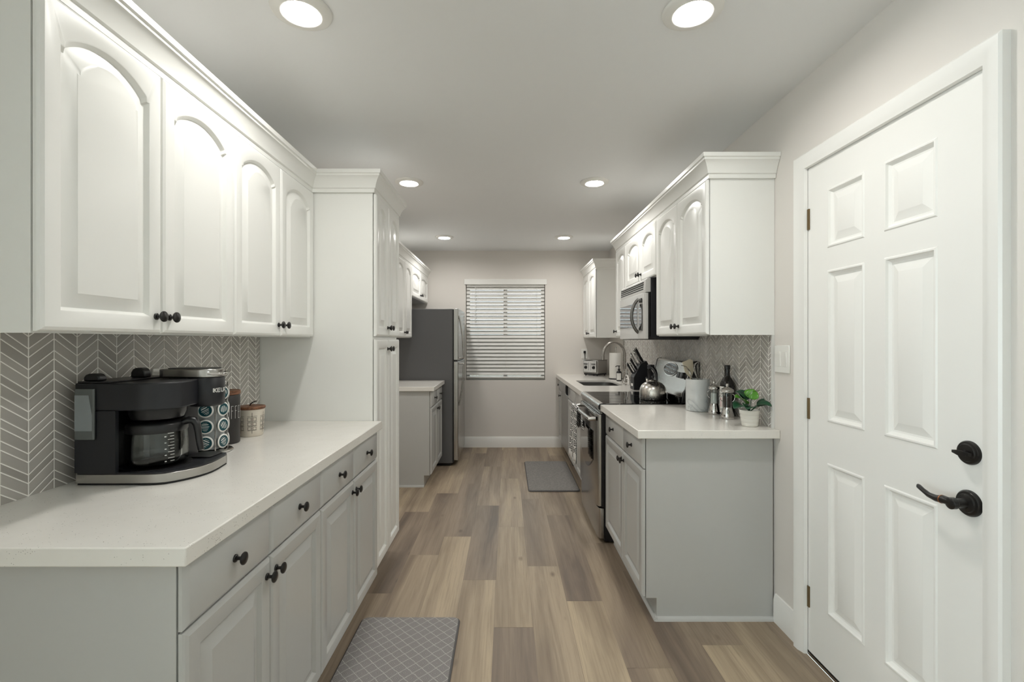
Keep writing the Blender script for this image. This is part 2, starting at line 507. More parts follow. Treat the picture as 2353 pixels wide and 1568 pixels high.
# ------------------------------------------------------------------ structure
def build_shell():
    # floor: every plank its own face pair so tone and grain change plank by plank
    W, L = 0.183, 1.18
    joints = {0: 2.186, -1: 2.62, 2: 2.407, -2: 3.20, -3: 2.925, -4: 2.48, 3: 3.095, 5: 2.06, 1: 2.78, 4: 2.72, -5: 2.2, -6: 2.9}
    tones = {(0, 0): 0.85, (0, -1): 0.12, (0, 1): 0.75, (0, 2): 0.45, (-1, 0): 0.18, (-1, -1): 0.9, (-1, 1): 0.55, (-1, 2): 0.2, (-2, -1): 0.88, (-2, 0): 0.2, (-2, 1): 0.35,
             (2, -1): 1.0, (2, 0): 0.30, (2, 1): 0.55, (3, -1): 0.55, (3, 0): 0.62, (3, -2): 0.6, (5, -1): 0.9, (5, 0): 0.25, (-3, -1): 0.7, (-3, 0): 0.3, (-4, 0): 0.12, (-4, -1): 0.5,
             (-4, 1): 0.7, (1, 0): 0.5, (1, -1): 0.72, (1, 1): 0.45, (4, -1): 0.25, (4, 0): 0.35, (3, 1): 0.75}
    mb = MB(); ids = []; tn = []
    x_lo, x_hi, y_lo, y_hi = -4.0, WR, -3.2, YB
    rnd = random.Random(11)
    k = -22
    while -0.061 + W * k < x_hi:
        x0, x1 = max(-0.061 + W * k, x_lo), min(-0.061 + W * (k + 1), x_hi)
        j0 = joints.get(k, rnd.uniform(2, 3.1))
        for q in range(-6, 5):
            y0, y1 = max(j0 + L * q, y_lo), min(j0 + L * (q + 1), y_hi)
            rid, rt = rnd.random(), rnd.random()
            if x1 - x0 < 0.002 or y1 - y0 < 0.002: continue
            e = 0.0006
            mb.add([(x0 + e, y0 + e, 0), (x1 - e, y0 + e, 0), (x1 - e, y1 - e, 0), (x0 + e, y1 - e, 0)], [(0, 1, 2, 3)])
            ids.append(rid); tn.append(tones.get((k, q), rt))
        k += 1
    n = len(mb.f)
    mb.add([(x_lo, y_lo, -0.0008), (x_hi, y_lo, -0.0008), (x_hi, y_hi, -0.0008), (x_lo, y_hi, -0.0008)], [(0, 1, 2, 3)])
    mb.add([(x_lo, y_lo, -0.1), (x_hi, y_lo, -0.1), (x_hi, y_hi, -0.1), (x_lo, y_hi, -0.1)], [(3, 2, 1, 0)])
    ids += [0.5, 0.5]; tn += [0.0, 0.0]
    o = mb.build('floor', M['floor'], smooth=0, recalc=False)
    for nm, vals in (('plank', ids), ('tone', tn)):
        a = o.data.attributes.new(nm, 'FLOAT', 'FACE')
        a.data.foreach_set('value', vals)
    struct(o)
    struct(MB().box(-4.0, WR + 0.2, -3.2, YB + 0.2, CEIL, CEIL + 0.12).build('ceiling', M['ceiling'], smooth=0))
    # walls
    struct(MB().box(WL - 0.15, WL, 0.2, YB + 0.15, 0, CEIL).build('wall_left', M['wall'], smooth=0))
    struct(MB().box(-4.0, WR + 0.15, -3.35, -3.2, 0, CEIL).build('wall_front_added', M['wall'], smooth=0))  # unseen wall behind the camera, added so daylight enters mainly from the open left
    dy0, dy1, dz = 1.245, 2.03, 2.085          # doorway in the side wall
    w = MB()
    w.box(WR, WR + 0.15, -3.2, dy0, 0, CEIL).box(WR, WR + 0.15, dy1, YB + 0.15, 0, CEIL).box(WR, WR + 0.15, dy0, dy1, dz, CEIL)
    struct(w.build('wall_right', M['wall'], smooth=0))
    wx0, wx1, wz0, wz1 = -0.515, 0.477, 0.838, 2.06
    w = MB()
    w.box(WL, wx0, YB, YB + 0.15, 0, CEIL).box(wx1, WR, YB, YB + 0.15, 0, CEIL).box(wx0, wx1, YB, YB + 0.15, 0, wz0).box(wx0, wx1, YB, YB + 0.15, wz1, CEIL)
    struct(w.build('wall_back', M['wall'], smooth=0))
    # baseboards
    prof = [(0, 0), (0.014, 0), (0.014, 0.105), (0.010, 0.118), (0.007, 0.130), (0, 0.132)]
    struct(MB().prism_x([(YB - d, z) for d, z in prof], -0.55, 0.68).build('baseboard_back', M['trim']))
    struct(MB().prism_y([(WR - d, z) for d, z in prof], 2.075, 2.235).build('baseboard_right', M['trim']))
    # tile backsplashes, a thin slab glued on each wall
    struct(MB().box(WL, WL + 0.008, 0.9, 2.455, CT, 1.362).build('wall_tile_left', M['tile_coffee'], smooth=0))
    struct(MB().box(WR - 0.008, WR, 2.262, 5.16, CT, 1.41).build('wall_tile_right', M['tile_range'], smooth=0))
    struct(MB().box(WR - 0.011, WR, 2.247, 2.2615, CT, 1.362).build('trim_1', M['tile_edge'], smooth=0, bevel=0.001))
    # quarter-round mouldings along the toe of the end panels
    q = [(0, 0), (0.016, 0), (0.0145, 0.007), (0.011, 0.013), (0.006, 0.017), (0, 0.018)]
    struct(MB().prism_x([(2.246 - d, z) for d, z in q], 0.705, WR).build('trim_2', M['grey']))
    struct(MB().prism_x([(4.285 - d, z) for d, z in q], WL, -0.755).build('trim_3', M['grey']))
    struct(MB().prism_y([(0.715 - d, z) for d, z in q], 2.232, 3.085).build('trim_4', M['grey']))
    # window: frame, mullion and glass in the deep opening
    fr = MB(); y0, y1 = YB + 0.085, YB + 0.125
    fr.box(wx0, wx0 + 0.045, y0, y1, wz0, wz1).box(wx1 - 0.045, wx1, y0, y1, wz0, wz1).box(wx0 + 0.045, wx1 - 0.045, y0, y1, wz0, wz0 + 0.045).box(wx0 + 0.045, wx1 - 0.045, y0, y1, wz1 - 0.045, wz1)
    fr.box(-0.045, 0.005, y0, y1, wz0 + 0.045, wz1 - 0.045)
    wn = struct(fr.build('window_1', M['trim'], smooth=0, bevel=0.002))
    MB().box(wx0 + 0.045, wx1 - 0.045, YB + 0.103, YB + 0.107, wz0 + 0.045, wz1 - 0.045).build('pane', M['window_glass'], wn, smooth=0)
    # casing strip over the blind
    struct(MB().box(-0.534, 0.497, YB - 0.016, YB, 2.035, 2.103).build('trim_5', M['trim'], smooth=0, bevel=0.003))
    # what lies outside the window
    struct(MB().box(-8, 8, YB + 0.6, 16, -0.3, -0.2).build('ground_outside', M['outdoor'], smooth=0))
    struct(MB().box(-8, 8, 8.6, 8.7, -0.2, 1.42).build('wall_outside', M['outdoor_fence'], smooth=0))
    return (wx0, wx1, wz0, wz1)
WIN = build_shell()

# ------------------------------------------------------------------ entry door in the side wall
def build_entry_door():
    # casing: three mitred boards
    prof = [(0.0, 0.0), (0.0, 0.022), (0.006, 0.027), (0.030, 0.026), (0.046, 0.018), (0.058, 0.014), (0.060, 0.0)]
    yi0, yi1, zi = 1.2535, 2.002, 2.066
    def frame_at(d, h):
        x = WR - h
        return [(x, yi0 - (0.06 - d), 0.0), (x, yi0 - (0.06 - d), zi + 0.06 - d), (x, yi1 + 0.06 - d, zi + 0.06 - d), (x, yi1 + 0.06 - d, 0.0)]
    mb = MB()
    rows = [frame_at(d, h) for d, h in prof]
    n = len(rows)
    o = len(mb.v)
    for r in rows: mb.v += r
    for k in range(n):
        kk = (k + 1) % n
        for i in range(3):
            mb.f.append((o + k * 4 + i, o + k * 4 + i + 1, o + kk * 4 + i + 1, o + kk * 4 + i))
    mb.f.append(tuple(o + k * 4 for k in range(n))); mb.f.append(tuple(o + k * 4 + 3 for k in range(n)))
    struct(mb.build('trim_6', M['trim']))
    # jamb lining
    j = MB()
    j.box(WR - 0.001, WR + 0.13, 1.246, 1.251, 0, 2.083).box(WR - 0.001, WR + 0.13, 2.0235, 2.0285, 0, 2.083).box(WR - 0.001, WR + 0.13, 1.251, 2.0235, 2.079, 2.083)
    j.box(WR + 0.048, WR + 0.062, 1.251, 1.262, 0, 2.079).box(WR + 0.048, WR + 0.062, 2.012, 2.0235, 0, 2.079).box(WR + 0.048, WR + 0.062, 1.262, 2.012, 2.068, 2.079)
    struct(j.build('trim_7', M['trim'], smooth=0))
    struct(MB().box(WR + 0.0, WR + 0.14, 1.251, 2.0235, 0.0, 0.012).build('trim_8', M['nickel'], smooth=0))
    # door slab with six sunk panels
    y0, y1, z0, z1, xf, th = 1.2545, 2.0205, 0.018, 2.074, WR + 0.003, 0.044
    cols = [(1.400, 1.598), (1.686, 1.881)]
    rows = [(0.238, 0.845), (1.011, 1.616), (1.705, 1.942)]
    ys = [y0, cols[0][0], cols[0][1], cols[1][0], cols[1][1], y1]
    zs = [z0, rows[0][0], rows[0][1], rows[1][0], rows[1][1], rows[2][0], rows[2][1], z1]
    mb = MB()
    for i in range(5):
        for k in range(7):
            a, b, c, d = ys[i], ys[i + 1], zs[k], zs[k + 1]
            if i in (1, 3) and k in (1, 3, 5):
                steps = [(0, 0), (0.004, -0.0035), (0.009, -0.0035), (0.012, 0.004), (0.020, 0.010), (0.026, 0.011), (0.052, 0.003), (0.055, 0.002)]
                L = [[(xf + h, a + q, c + q), (xf + h, b - q, c + q), (xf + h, b - q, d - q), (xf + h, a + q, d - q)] for q, h in steps]
                mb.loops(L, cap0=False, cap1=True)
            else:
                mb.add([(xf, a, c), (xf, b, c), (xf, b, d), (xf, a, d)], [(0, 1, 2, 3)])
    xb = xf + th
    mb.add([(xb, y0, z0), (xb, y1, z0), (xb, y1, z1), (xb, y0, z1)], [(0, 1, 2, 3)])
    for (p, q) in (((y0, z0), (y1, z0)), ((y1, z0), (y1, z1)), ((y1, z1), (y0, z1)), ((y0, z1), (y0, z0))):
        mb.add([(xf, p[0], p[1]), (xf, q[0], q[1]), (xb, q[0], q[1]), (xb, p[0], p[1])], [(0, 1, 2, 3)])
    bm_ob = mb.build('door_1', M['door'], smooth=25)
    bm = bmesh.new(); bm.from_mesh(bm_ob.data)
    bmesh.ops.remove_doubles(bm, verts=bm.verts, dist=0.0002)
    bmesh.ops.recalc_face_normals(bm, faces=bm.faces)
    bm.to_mesh(bm_ob.data); bm.free()
    bm_ob.data.set_sharp_from_angle(angle=math.radians(20))
    struct(bm_ob)
    d = bm_ob
    # hinges
    for hz in (1.849, 1.047, 0.248):
        h = MB()
        for k in range(5):
            h.lathe([(0.0075, -0.0085), (0.0075, 0.0085)], (WR - 0.004, 2.016, hz + (k - 2) * 0.0178), n=14)
        h.lathe([(0.0058, -0.05), (0.0058, 0.05)], (WR - 0.004, 2.016, hz), n=12)
        h.lathe([(0.0035, -0.056), (0.0055, -0.05)], (WR - 0.004, 2.016, hz), n=10)
        h.box(WR - 0.002, WR + 0.0028, 1.990, 2.016, hz - 0.044, hz + 0.044)
        h.build('hinge', M['brass'], d)
    # deadbolt with thumb turn
    by, bz = 1.302, 1.024
    r = MB().lathe([(0.033, 0), (0.033, 0.005), (0.030, 0.009), (0.025, 0.010), (0.023, 0.013), (0.012, 0.014)], (xf, by, bz), (-1, 0, 0), 36)
    rb = r.build('deadbolt', M['knob'], d)
    t = MB().lathe([(0.009, 0.013), (0.008, 0.022)], (xf, by, bz), (-1, 0, 0), 18)
    t.loops([[(xf - 0.020 - 0.004 * (1 - abs(u)), by + u * 0.024 + 0.004 * k, bz + v * (0.0075 - 0.004 * abs(u)) ) for k in (0,) for v in (1, 0.3, -0.3, -1)] + [(xf - 0.034 + 0.005 * abs(u), by + u * 0.024, bz + v * (0.0075 - 0.004 * abs(u))) for v in (-1, -0.3, 0.3, 1)] for u in (-1, -0.6, 0, 0.6, 1)])
    t.build('thumb_turn', M['knob'], rb)
    # lever handle
    ly, lz = 1.302, 0.884
    r = MB().lathe([(0.036, 0), (0.036, 0.005), (0.032, 0.010), (0.026, 0.011), (0.024, 0.015), (0.014, 0.018), (0.012, 0.040), (0.016, 0.044), (0.016, 0.056), (0.010, 0.060)], (xf, ly, lz), (-1, 0, 0), 36)
    rs = r.build('lever_rosette', M['knob'], d)
    xl = xf - 0.050
    pts = [(xl, ly, lz + 0.002), (xl - 0.002, ly + 0.022, lz + 0.003), (xl - 0.003, ly + 0.045, lz - 0.001), (xl - 0.003, ly + 0.068, lz + 0.001), (xl - 0.001, ly + 0.090, lz + 0.008), (xl + 0.001, ly + 0.106, lz + 0.014), (xl + 0.006, ly + 0.114, lz + 0.015)]
    MB().tube(pts, [0.010, 0.0115, 0.0095, 0.0075, 0.0065, 0.0068, 0.0045], 14).build('lever', M['knob'], rs)
    MB().lathe([(0.0122, -0.0012), (0.0122, 0.0012)], (xl - 0.002, ly + 0.028, lz + 0.002), (0, 1, 0), 18).build('lever_ring', metal_copper, rs)
    # strike plate on the jamb
    MB().box(WR - 0.002, WR + 0.02, 1.2512, 1.2535, 0.86, 0.92).build('strike_plate', M['brass'], bpy.data.objects['trim_7'])
metal_copper = metal('worn_copper', srgb(180, 120, 84), 0.3)
build_entry_door()

# ------------------------------------------------------------------ cabinet parts
def outline(w, h, inset, arch, N=18):
    """closed loop of (u, v) with a fixed number of points; the top may be an arch with small shoulders"""
    u0, u1, v0 = inset, w - inset, inset
    pts = [(lerp(u0, u1, i / 4), v0) for i in range(4)]
    half_full = (w / 2 - 0.045)
    def top(u):
        if not arch: return h - inset
        spring = h - 0.045 - arch
        a = max(w / 2 - inset, 1e-4)
        t = (u - w / 2) / a
        cap = 0.92
        e = 0.010
        if abs(t) >= cap: z = 0.0
        else: z = e + (arch - e) * (1 - (abs(t) / cap) ** 2.0) ** 0.85
        return spring + z - (inset - 0.045)
    vt = top(u1)
    pts += [(u1, lerp(v0, vt, i / 4)) for i in range(4)]
    tt = [1.0, 0.925, 0.915] + [0.915 * math.cos(PI * (i + 1) / (N + 1)) for i in range(N)] + [-0.915, -0.925]
    mid = w / 2
    pts += [(mid + t * (u1 - mid), top(mid + t * (u1 - mid))) for t in tt]
    vt = top(u0)
    pts += [(u0, lerp(vt, v0, i / 4)) for i in range(4)]
    return pts

def rect_like(w, h, inset, N=18):
    return outline(w, h, inset, 0, N)

def face_map(xf, d, y0, z0):
    return lambda u, v, q: (xf + d * q, y0 + u, z0 + v)

def cab_door(parent, xf, d, y0, y1, z0, z1, mat, arch=0.0, knob=None, frame=0.047):
    """raised-panel door lying against plane x = xf and facing d along X"""
    w, h = y1 - y0, z1 - z0
    m = face_map(xf, d, y0, z0)
    L = []
    for ins, q in ((0.0, 0.0035), (0.0, 0.011), (0.003, 0.0162), (0.010, 0.020)):
        L.append([m(u, v, q) for u, v in rect_like(w, h, ins)])
    for ins, q in ((frame - 0.002, 0.020), (frame + 0.001, 0.0185), (frame + 0.004, 0.0140), (frame + 0.009, 0.0080), (frame + 0.012, 0.0080), (frame + 0.041, 0.0178), (frame + 0.043, 0.0190)):
        L.append([m(u, v, q) for u, v in outline(w, h, ins, arch)])
    o = MB().loops(L).build('door', mat, parent, smooth=28)
    if knob: cab_knob(o, xf + d * 0.020, d, knob[0], knob[1])
    return o

def cab_drawer(parent, xf, d, y0, y1, z0, z1, mat, knob=True, name='drawer'):
    w, h = y1 - y0, z1 - z0
    m = face_map(xf, d, y0, z0)
    L = []
    for ins, q in ((0.0, 0.0035), (0.0, 0.011), (0.003, 0.0145), (0.011, 0.0185), (0.014, 0.020)):
        L.append([m(u, v, q) for u, v in ((ins, ins), (w - ins, ins), (w - ins, h - ins), (ins, h - ins))])
    o = MB().loops(L).build(name, mat, parent, smooth=28)
    if knob: cab_knob(o, xf + d * 0.020, d, (y0 + y1) / 2, (z0 + z1) / 2)
    return o

KNOB = [(0.0098, 0.0), (0.0098, 0.0025), (0.0085, 0.0042), (0.0048, 0.0055), (0.0044, 0.0095), (0.0048, 0.0175), (0.0075, 0.0185), (0.0145, 0.0198), (0.0158, 0.0220), (0.0152, 0.0246), (0.0105, 0.0272), (0.0, 0.0284)]
def cab_knob(parent, x, d, y, z):
    return MB().lathe(KNOB, (x, y, z), (d, 0, 0), 20).build('knob', M['knob'], parent, smooth=40)

CROWN = [(0.0, 2.108), (0.012, 2.108), (0.013, 2.126), (0.019, 2.130), (0.021, 2.140), (0.025, 2.152), (0.032, 2.168), (0.041, 2.182), (0.046, 2.186), (0.047, 2.194), (0.053, 2.198), (0.054, 2.216), (0.0, 2.216)]
def crown(name, path, label, group=None, side=1):
    """cornice swept along a plan polyline; side = +1 puts the moulding to the right-hand side of travel"""
    P = [Vector((x, y)) for x, y in path]
    nrm = []
    for i in range(len(P) - 1):
        t = (P[i + 1] - P[i]).normalized()
        nrm.append(Vector((t.y, -t.x)) * side)
    rows = []
    for i, p in enumerate(P):
        if i == 0: off = nrm[0]
        elif i == len(P) - 1: off = nrm[-1]
        else:
            a, b = nrm[i - 1], nrm[i]
            off = (a + b) / (1 + a.dot(b))
        rows.append([(p.x + off.x * o, p.y + off.y * o, z) for o, z in CROWN])
    mb = MB().loops(rows)
    return tag(mb.build(name, M['white'], loc=(path[0][0], path[0][1], 2.108), smooth=30), label, 'crown molding', group)

def wall_cabinet(label, xw, xc, y0, y1, z0, z1, doors, group, arch=0.055, knob_z=None, top=2.112, knobs=None, mat='white'):
    """wall-hung unit: carcass from the wall xw to its face xc, doors [(y0, y1, knob y)]"""
    d = 1 if xc > xw else -1
    t = thing('wall_cabinet', label, 'cabinet', ((xw + xc) / 2, (y0 + y1) / 2, z0), group)
    x0, x1 = min(xw, xc), max(xw, xc)
    b = MB()
    e = 0.0005
    b.box(x0 + e, x1 - e, y0 + e, y1 - e, z0 + 0.012, 2.2)
    # rim below: side panels and face rail come down past the bottom board
    b.box(x0 + e, x1 - e, y0 + e, y0 + 0.018, z0, z0 + 0.012).box(x0 + e, x1 - e, y1 - 0.018, y1 - e, z0, z0 + 0.012)
    b.box(min(xc, xc - d * 0.02), max(xc, xc - d * 0.02), y0 + 0.018, y1 - 0.018, z0, z0 + 0.012)
    b.build('body', M[mat], t, smooth=0)
    for (a, c, ky) in doors:
        cab_door(t, xc, d, a, c, z0 + 0.004, top - 0.006, M[mat], arch, (ky, z0 + 0.052))
    return t

def base_cabinet(label, xw, xc, y0, y1, xtoe, units, group, knob_side, side_panels=(), mat='grey', drawers=True, drawer_knob=True):
    d = 1 if xc > xw else -1
    t = thing('base_cabinet', label, 'cabinet', ((xw + xc) / 2, (y0 + y1) / 2, 0), group)
    e = 0.0005
    poly = [(xw + d * 0.009, 0.001), (xtoe, 0.001), (xtoe, 0.104), (xc, 0.104), (xc, CT - 0.0405), (xw + d * 0.009, CT - 0.0405)]
    MB().prism_y(poly, y0 + e, y1 - e).build('body', M[mat], t, smooth=0)
    return t, d

# ---- coffee side: two wall units, two base units, pantry
UX, UZ = -1.026, 1.352
uy = [1.012, 1.374, 1.737, 2.096, 2.452]
g = 0.0018
wall_cabinet('white double arched-door wall cabinet above the coffee maker', WL + 0.001, UX, uy[0], uy[2], UZ, 2.1, [(uy[0] + 0.001, uy[1] - g, uy[1] - 0.026), (uy[1] + g, uy[2] - g, uy[1] + 0.026)], 'white arched wall cabinets along the coffee counter')
wall_cabinet('white double arched-door wall cabinet beside the tall pantry above the canisters', WL + 0.001, UX, uy[2], uy[4], UZ, 2.1, [(uy[2] + g, uy[3] - g, uy[3] - 0.026), (uy[3] + g, uy[4] - g, uy[3] + 0.026)], 'white arched wall cabinets along the coffee counter')
crown('crown_molding', [(WL + 0.002, uy[0]), (UX, uy[0]), (UX, 2.4605), (-0.703, 2.4605), (-0.703, 2.988), (WL + 0.002, 2.988)], 'white crown molding running over the coffee-side wall cabinets and around the tall pantry')

BX, BXT = -0.694, -0.755
by = [0.985, 1.345, 1.711, 2.074, 2.452]
def coffee_base(label, i):
    y0, ym, y1 = by[i], by[i + 1], by[i + 2]
    t, d = base_cabinet(label, WL, BX, y0, y1, BXT, None, 'grey base cabinets under the coffee counter', None)
    for a, c in ((y0 + 0.002, ym - g), (ym + g, y1 - g)):
        cab_drawer(t, BX, 1, a, c, 0.722, 0.868, M['grey'])
    cab_door(t, BX, 1, y0 + 0.002, ym - g, 0.112, 0.717, M['grey'], 0, (ym - 0.026, 0.672))
    cab_door(t, BX, 1, ym + g, y1 - g, 0.112, 0.717, M['grey'], 0, (ym + 0.026, 0.672))
coffee_base('grey two-drawer two-door base cabinet under the coffee maker', 0)
coffee_base('grey two-drawer two-door base cabinet beside the tall white pantry', 2)

PX = -0.703
t = thing('pantry_cabinet', 'tall white pantry cabinet with four doors at the end of the coffee counter', 'cabinet', (-1.0, 2.72, 0))
py0, py1 = 2.4605, 2.988
MB().prism_y([(WL + 0.001, 0.001), (-0.76, 0.001), (-0.76, 0.104), (PX, 0.104), (PX, 2.2), (WL + 0.001, 2.2)], py0, py1).build('body', M['white'], t, smooth=0)
pm = 2.716
cab_door(t, PX, 1, py0 + 0.003, pm - g, 1.358, 2.106, M['white'], 0.045, (pm - 0.026, 1.408))
cab_door(t, PX, 1, pm + g, py1 - 0.003, 1.358, 2.106, M['white'], 0.045, (pm + 0.026, 1.408))
cab_door(t, PX, 1, py0 + 0.003, pm - g, 0.128, 1.342, M['white'], 0, (pm - 0.026, 1.288))
cab_door(t, PX, 1, pm + g, py1 - 0.003, 0.128, 1.342, M['white'], 0, (pm + 0.026, 1.288))

# counters
def slab(name, label, poly, group=None, r=0.003):
    mb = MB().prism(poly, CT - 0.0395, CT)
    cx = sum(p[0] for p in poly) / len(poly); cy = sum(p[1] for p in poly) / len(poly)
    return tag(mb.build(name, M['counter'], loc=(cx, cy, CT - 0.0395), bevel=r, smooth=30), label, 'countertop', group)
slab('countertop', 'white speckled stone countertop under the coffee maker', [(WL + 0.0005, 0.953), (-0.652, 0.953), (-0.652, 2.4598), (WL + 0.0005, 2.4598)])
slab('countertop', 'small white countertop beside the refrigerator', [(WL + 0.0005, 4.26), (-0.662, 4.26), (-0.662, 4.985), (WL + 0.0005, 4.985)])
slab('countertop', 'white countertop holding the utensil crock and the potted plant', [(0.613, 2.200), (WR - 0.0005, 2.200), (WR - 0.0005, 3.087), (0.613, 3.087)])

# ---- fridge side
def simple_base(label, xw, xc, xtoe, y0, ym, y1, group, drawer_knob=True, mat='grey', dy=0.0):
    t, d = base_cabinet(label, xw, xc, y0, y1, xtoe, None, group, None)
    for a, c in ((y0 + 0.002, ym - g), (ym + g, y1 - 0.002)):
        cab_drawer(t, xc, d, a, c, 0.722, 0.868, M[mat], knob=drawer_knob)
    cab_door(t, xc, d, y0 + 0.002, ym - g, 0.112, 0.717, M[mat], 0, (ym - 0.026, 0.672))
    cab_door(t, xc, d, ym + g, y1 - 0.002, 0.112, 0.717, M[mat], 0, (ym + 0.026, 0.672))
    return t
simple_base('grey base cabinet with small countertop beside the refrigerator', WL, -0.706, -0.757, 4.286, 4.63, 4.975, None)
FX = -1.005
wall_cabinet('narrow white wall cabinet next to the refrigerator, above the small countertop', WL + 0.001, FX, 4.20, 4.872, 1.362, 2.1, [(4.203, 4.535, 4.51), (4.539, 4.869, 4.565)], None, 0.045)
wall_cabinet('short white double-door wall cabinet above the refrigerator', WL + 0.001, FX, 4.873, 5.86, 1.795, 2.1, [(4.877, 5.362, 5.336), (5.366, 5.855, 5.392)], None, 0.04)
crown('crown_molding', [(WL + 0.002, 4.20), (FX, 4.20), (FX, YB - 0.002)], 'white crown molding above the refrigerator cabinets')

# ---- range side
RX, RXT = 0.665, 0.715
simple_base('grey base cabinet with flat end panel under the potted plant', WR, RX, RXT, 2.246, 2.622, 3.085, None)
RUX, RUZ = 0.971, 1.362
wall_cabinet('large white double-door wall cabinet above the utensil crock and plant', WR - 0.001, RUX, 2.246, 3.004, RUZ, 2.1, [(2.249, 2.632, 2.606), (2.636, 3.001, 2.662)], None)
wall_cabinet('short white double-door wall cabinet above the microwave', WR - 0.001, RUX, 3.005, 3.760, 1.752, 2.1, [(3.012, 3.362, 3.336), (3.366, 3.757, 3.392)], None, 0.05)
wall_cabinet('narrow single-door white wall cabinet beyond the microwave', WR - 0.001, RUX, 3.761, 4.120, RUZ, 2.1, [(3.766, 4.116, 4.085)], None, 0.05)
crown('crown_molding', [(WR - 0.002, 2.246), (RUX, 2.246), (RUX, 4.120), (WR - 0.002, 4.120)], 'white crown molding over the wall cabinets around the microwave', side=-1)
wall_cabinet('white wall cabinet in the corner near the window, above the toaster', WR - 0.001, RUX, 5.09, YB - 0.003, 1.366, 2.1, [(5.094, 5.48, 5.454), (5.484, 5.872, 5.51)], None, 0.045)
crown('crown_molding', [(WR - 0.002, 5.09), (RUX, 5.09), (RUX, YB - 0.002)], 'white crown molding above the corner cabinet near the window', side=-1)

# sink run
t = thing('base_cabinet', 'grey sink base cabinet between the range and the dishwasher', 'cabinet', (0.97, 4.41, 0))
MB().prism_y([(WR - 0.009, 0.001), (RXT, 0.001), (RXT, 0.104), (RX, 0.104), (RX, CT - 0.0405), (RX + 0.02, CT - 0.0405), (RX + 0.02, 0.13), (WR - 0.009, 0.13)], 3.8385, 4.9845).build('body', M['grey'], t, smooth=0)
ys0, ys1, ysm = 3.842, 4.980, 4.41
for a, c in ((ys0, ysm - g), (ysm + g, ys1)):
    cab_drawer(t, RX, -1, a, c, 0.722, 0.868, M['grey'], knob=False, name='false_drawer_front')
cab_door(t, RX, -1, ys0, ysm - g, 0.112, 0.717, M['grey'], 0, (ysm - 0.026, 0.672))
cab_door(t, RX, -1, ysm + g, ys1, 0.112, 0.717, M['grey'], 0, (ysm + 0.026, 0.672))
t, d = base_cabinet('narrow grey base cabinet in the corner beyond the dishwasher', WR, RX, 5.612, YB - 0.003, RXT, None, None, None)
cab_drawer(t, RX, -1, 5.616, 5.865, 0.722, 0.868, M['grey'])
cab_door(t, RX, -1, 5.616, 5.865, 0.112, 0.717, M['grey'], 0, (5.65, 0.672))

def build_dishwasher():
    t = thing('dishwasher', 'grey dishwasher with rounded pocket handle built in under the sink counter', 'dishwasher', (0.95, 5.30, 0))
    y0, y1 = 4.988, 5.609
    MB().box(0.70, WR - 0.01, y0, y1, 0.002, 0.868).build('tub', M['dark_cavity'], t, smooth=0)
    MB().box(0.648, 0.699, y0 + 0.012, y1 - 0.003, 0.115, 0.745).build('door', M['fridge_grey'], t, bevel=0.004)
    # control panel: bulged, rounded towards the bottom
    poly = [(0.699, 0.868), (0.628, 0.868), (0.622, 0.84), (0.622, 0.785), (0.630, 0.760), (0.648, 0.750), (0.699, 0.750)]
    MB().prism_y(poly, y0 + 0.030, y1 - 0.003).build('control_panel', M['fridge_grey'], t, bevel=0.003)
    MB().prism_y([(x, z) for x, z in poly], y0 + 0.006, y0 + 0.0295).build('panel_end_cap', M['black_plastic'], t, bevel=0.002)
M['fridge_grey'] = metal('grey_steel', srgb(150, 149, 146), 0.35, (4, 4, 200))
build_dishwasher()

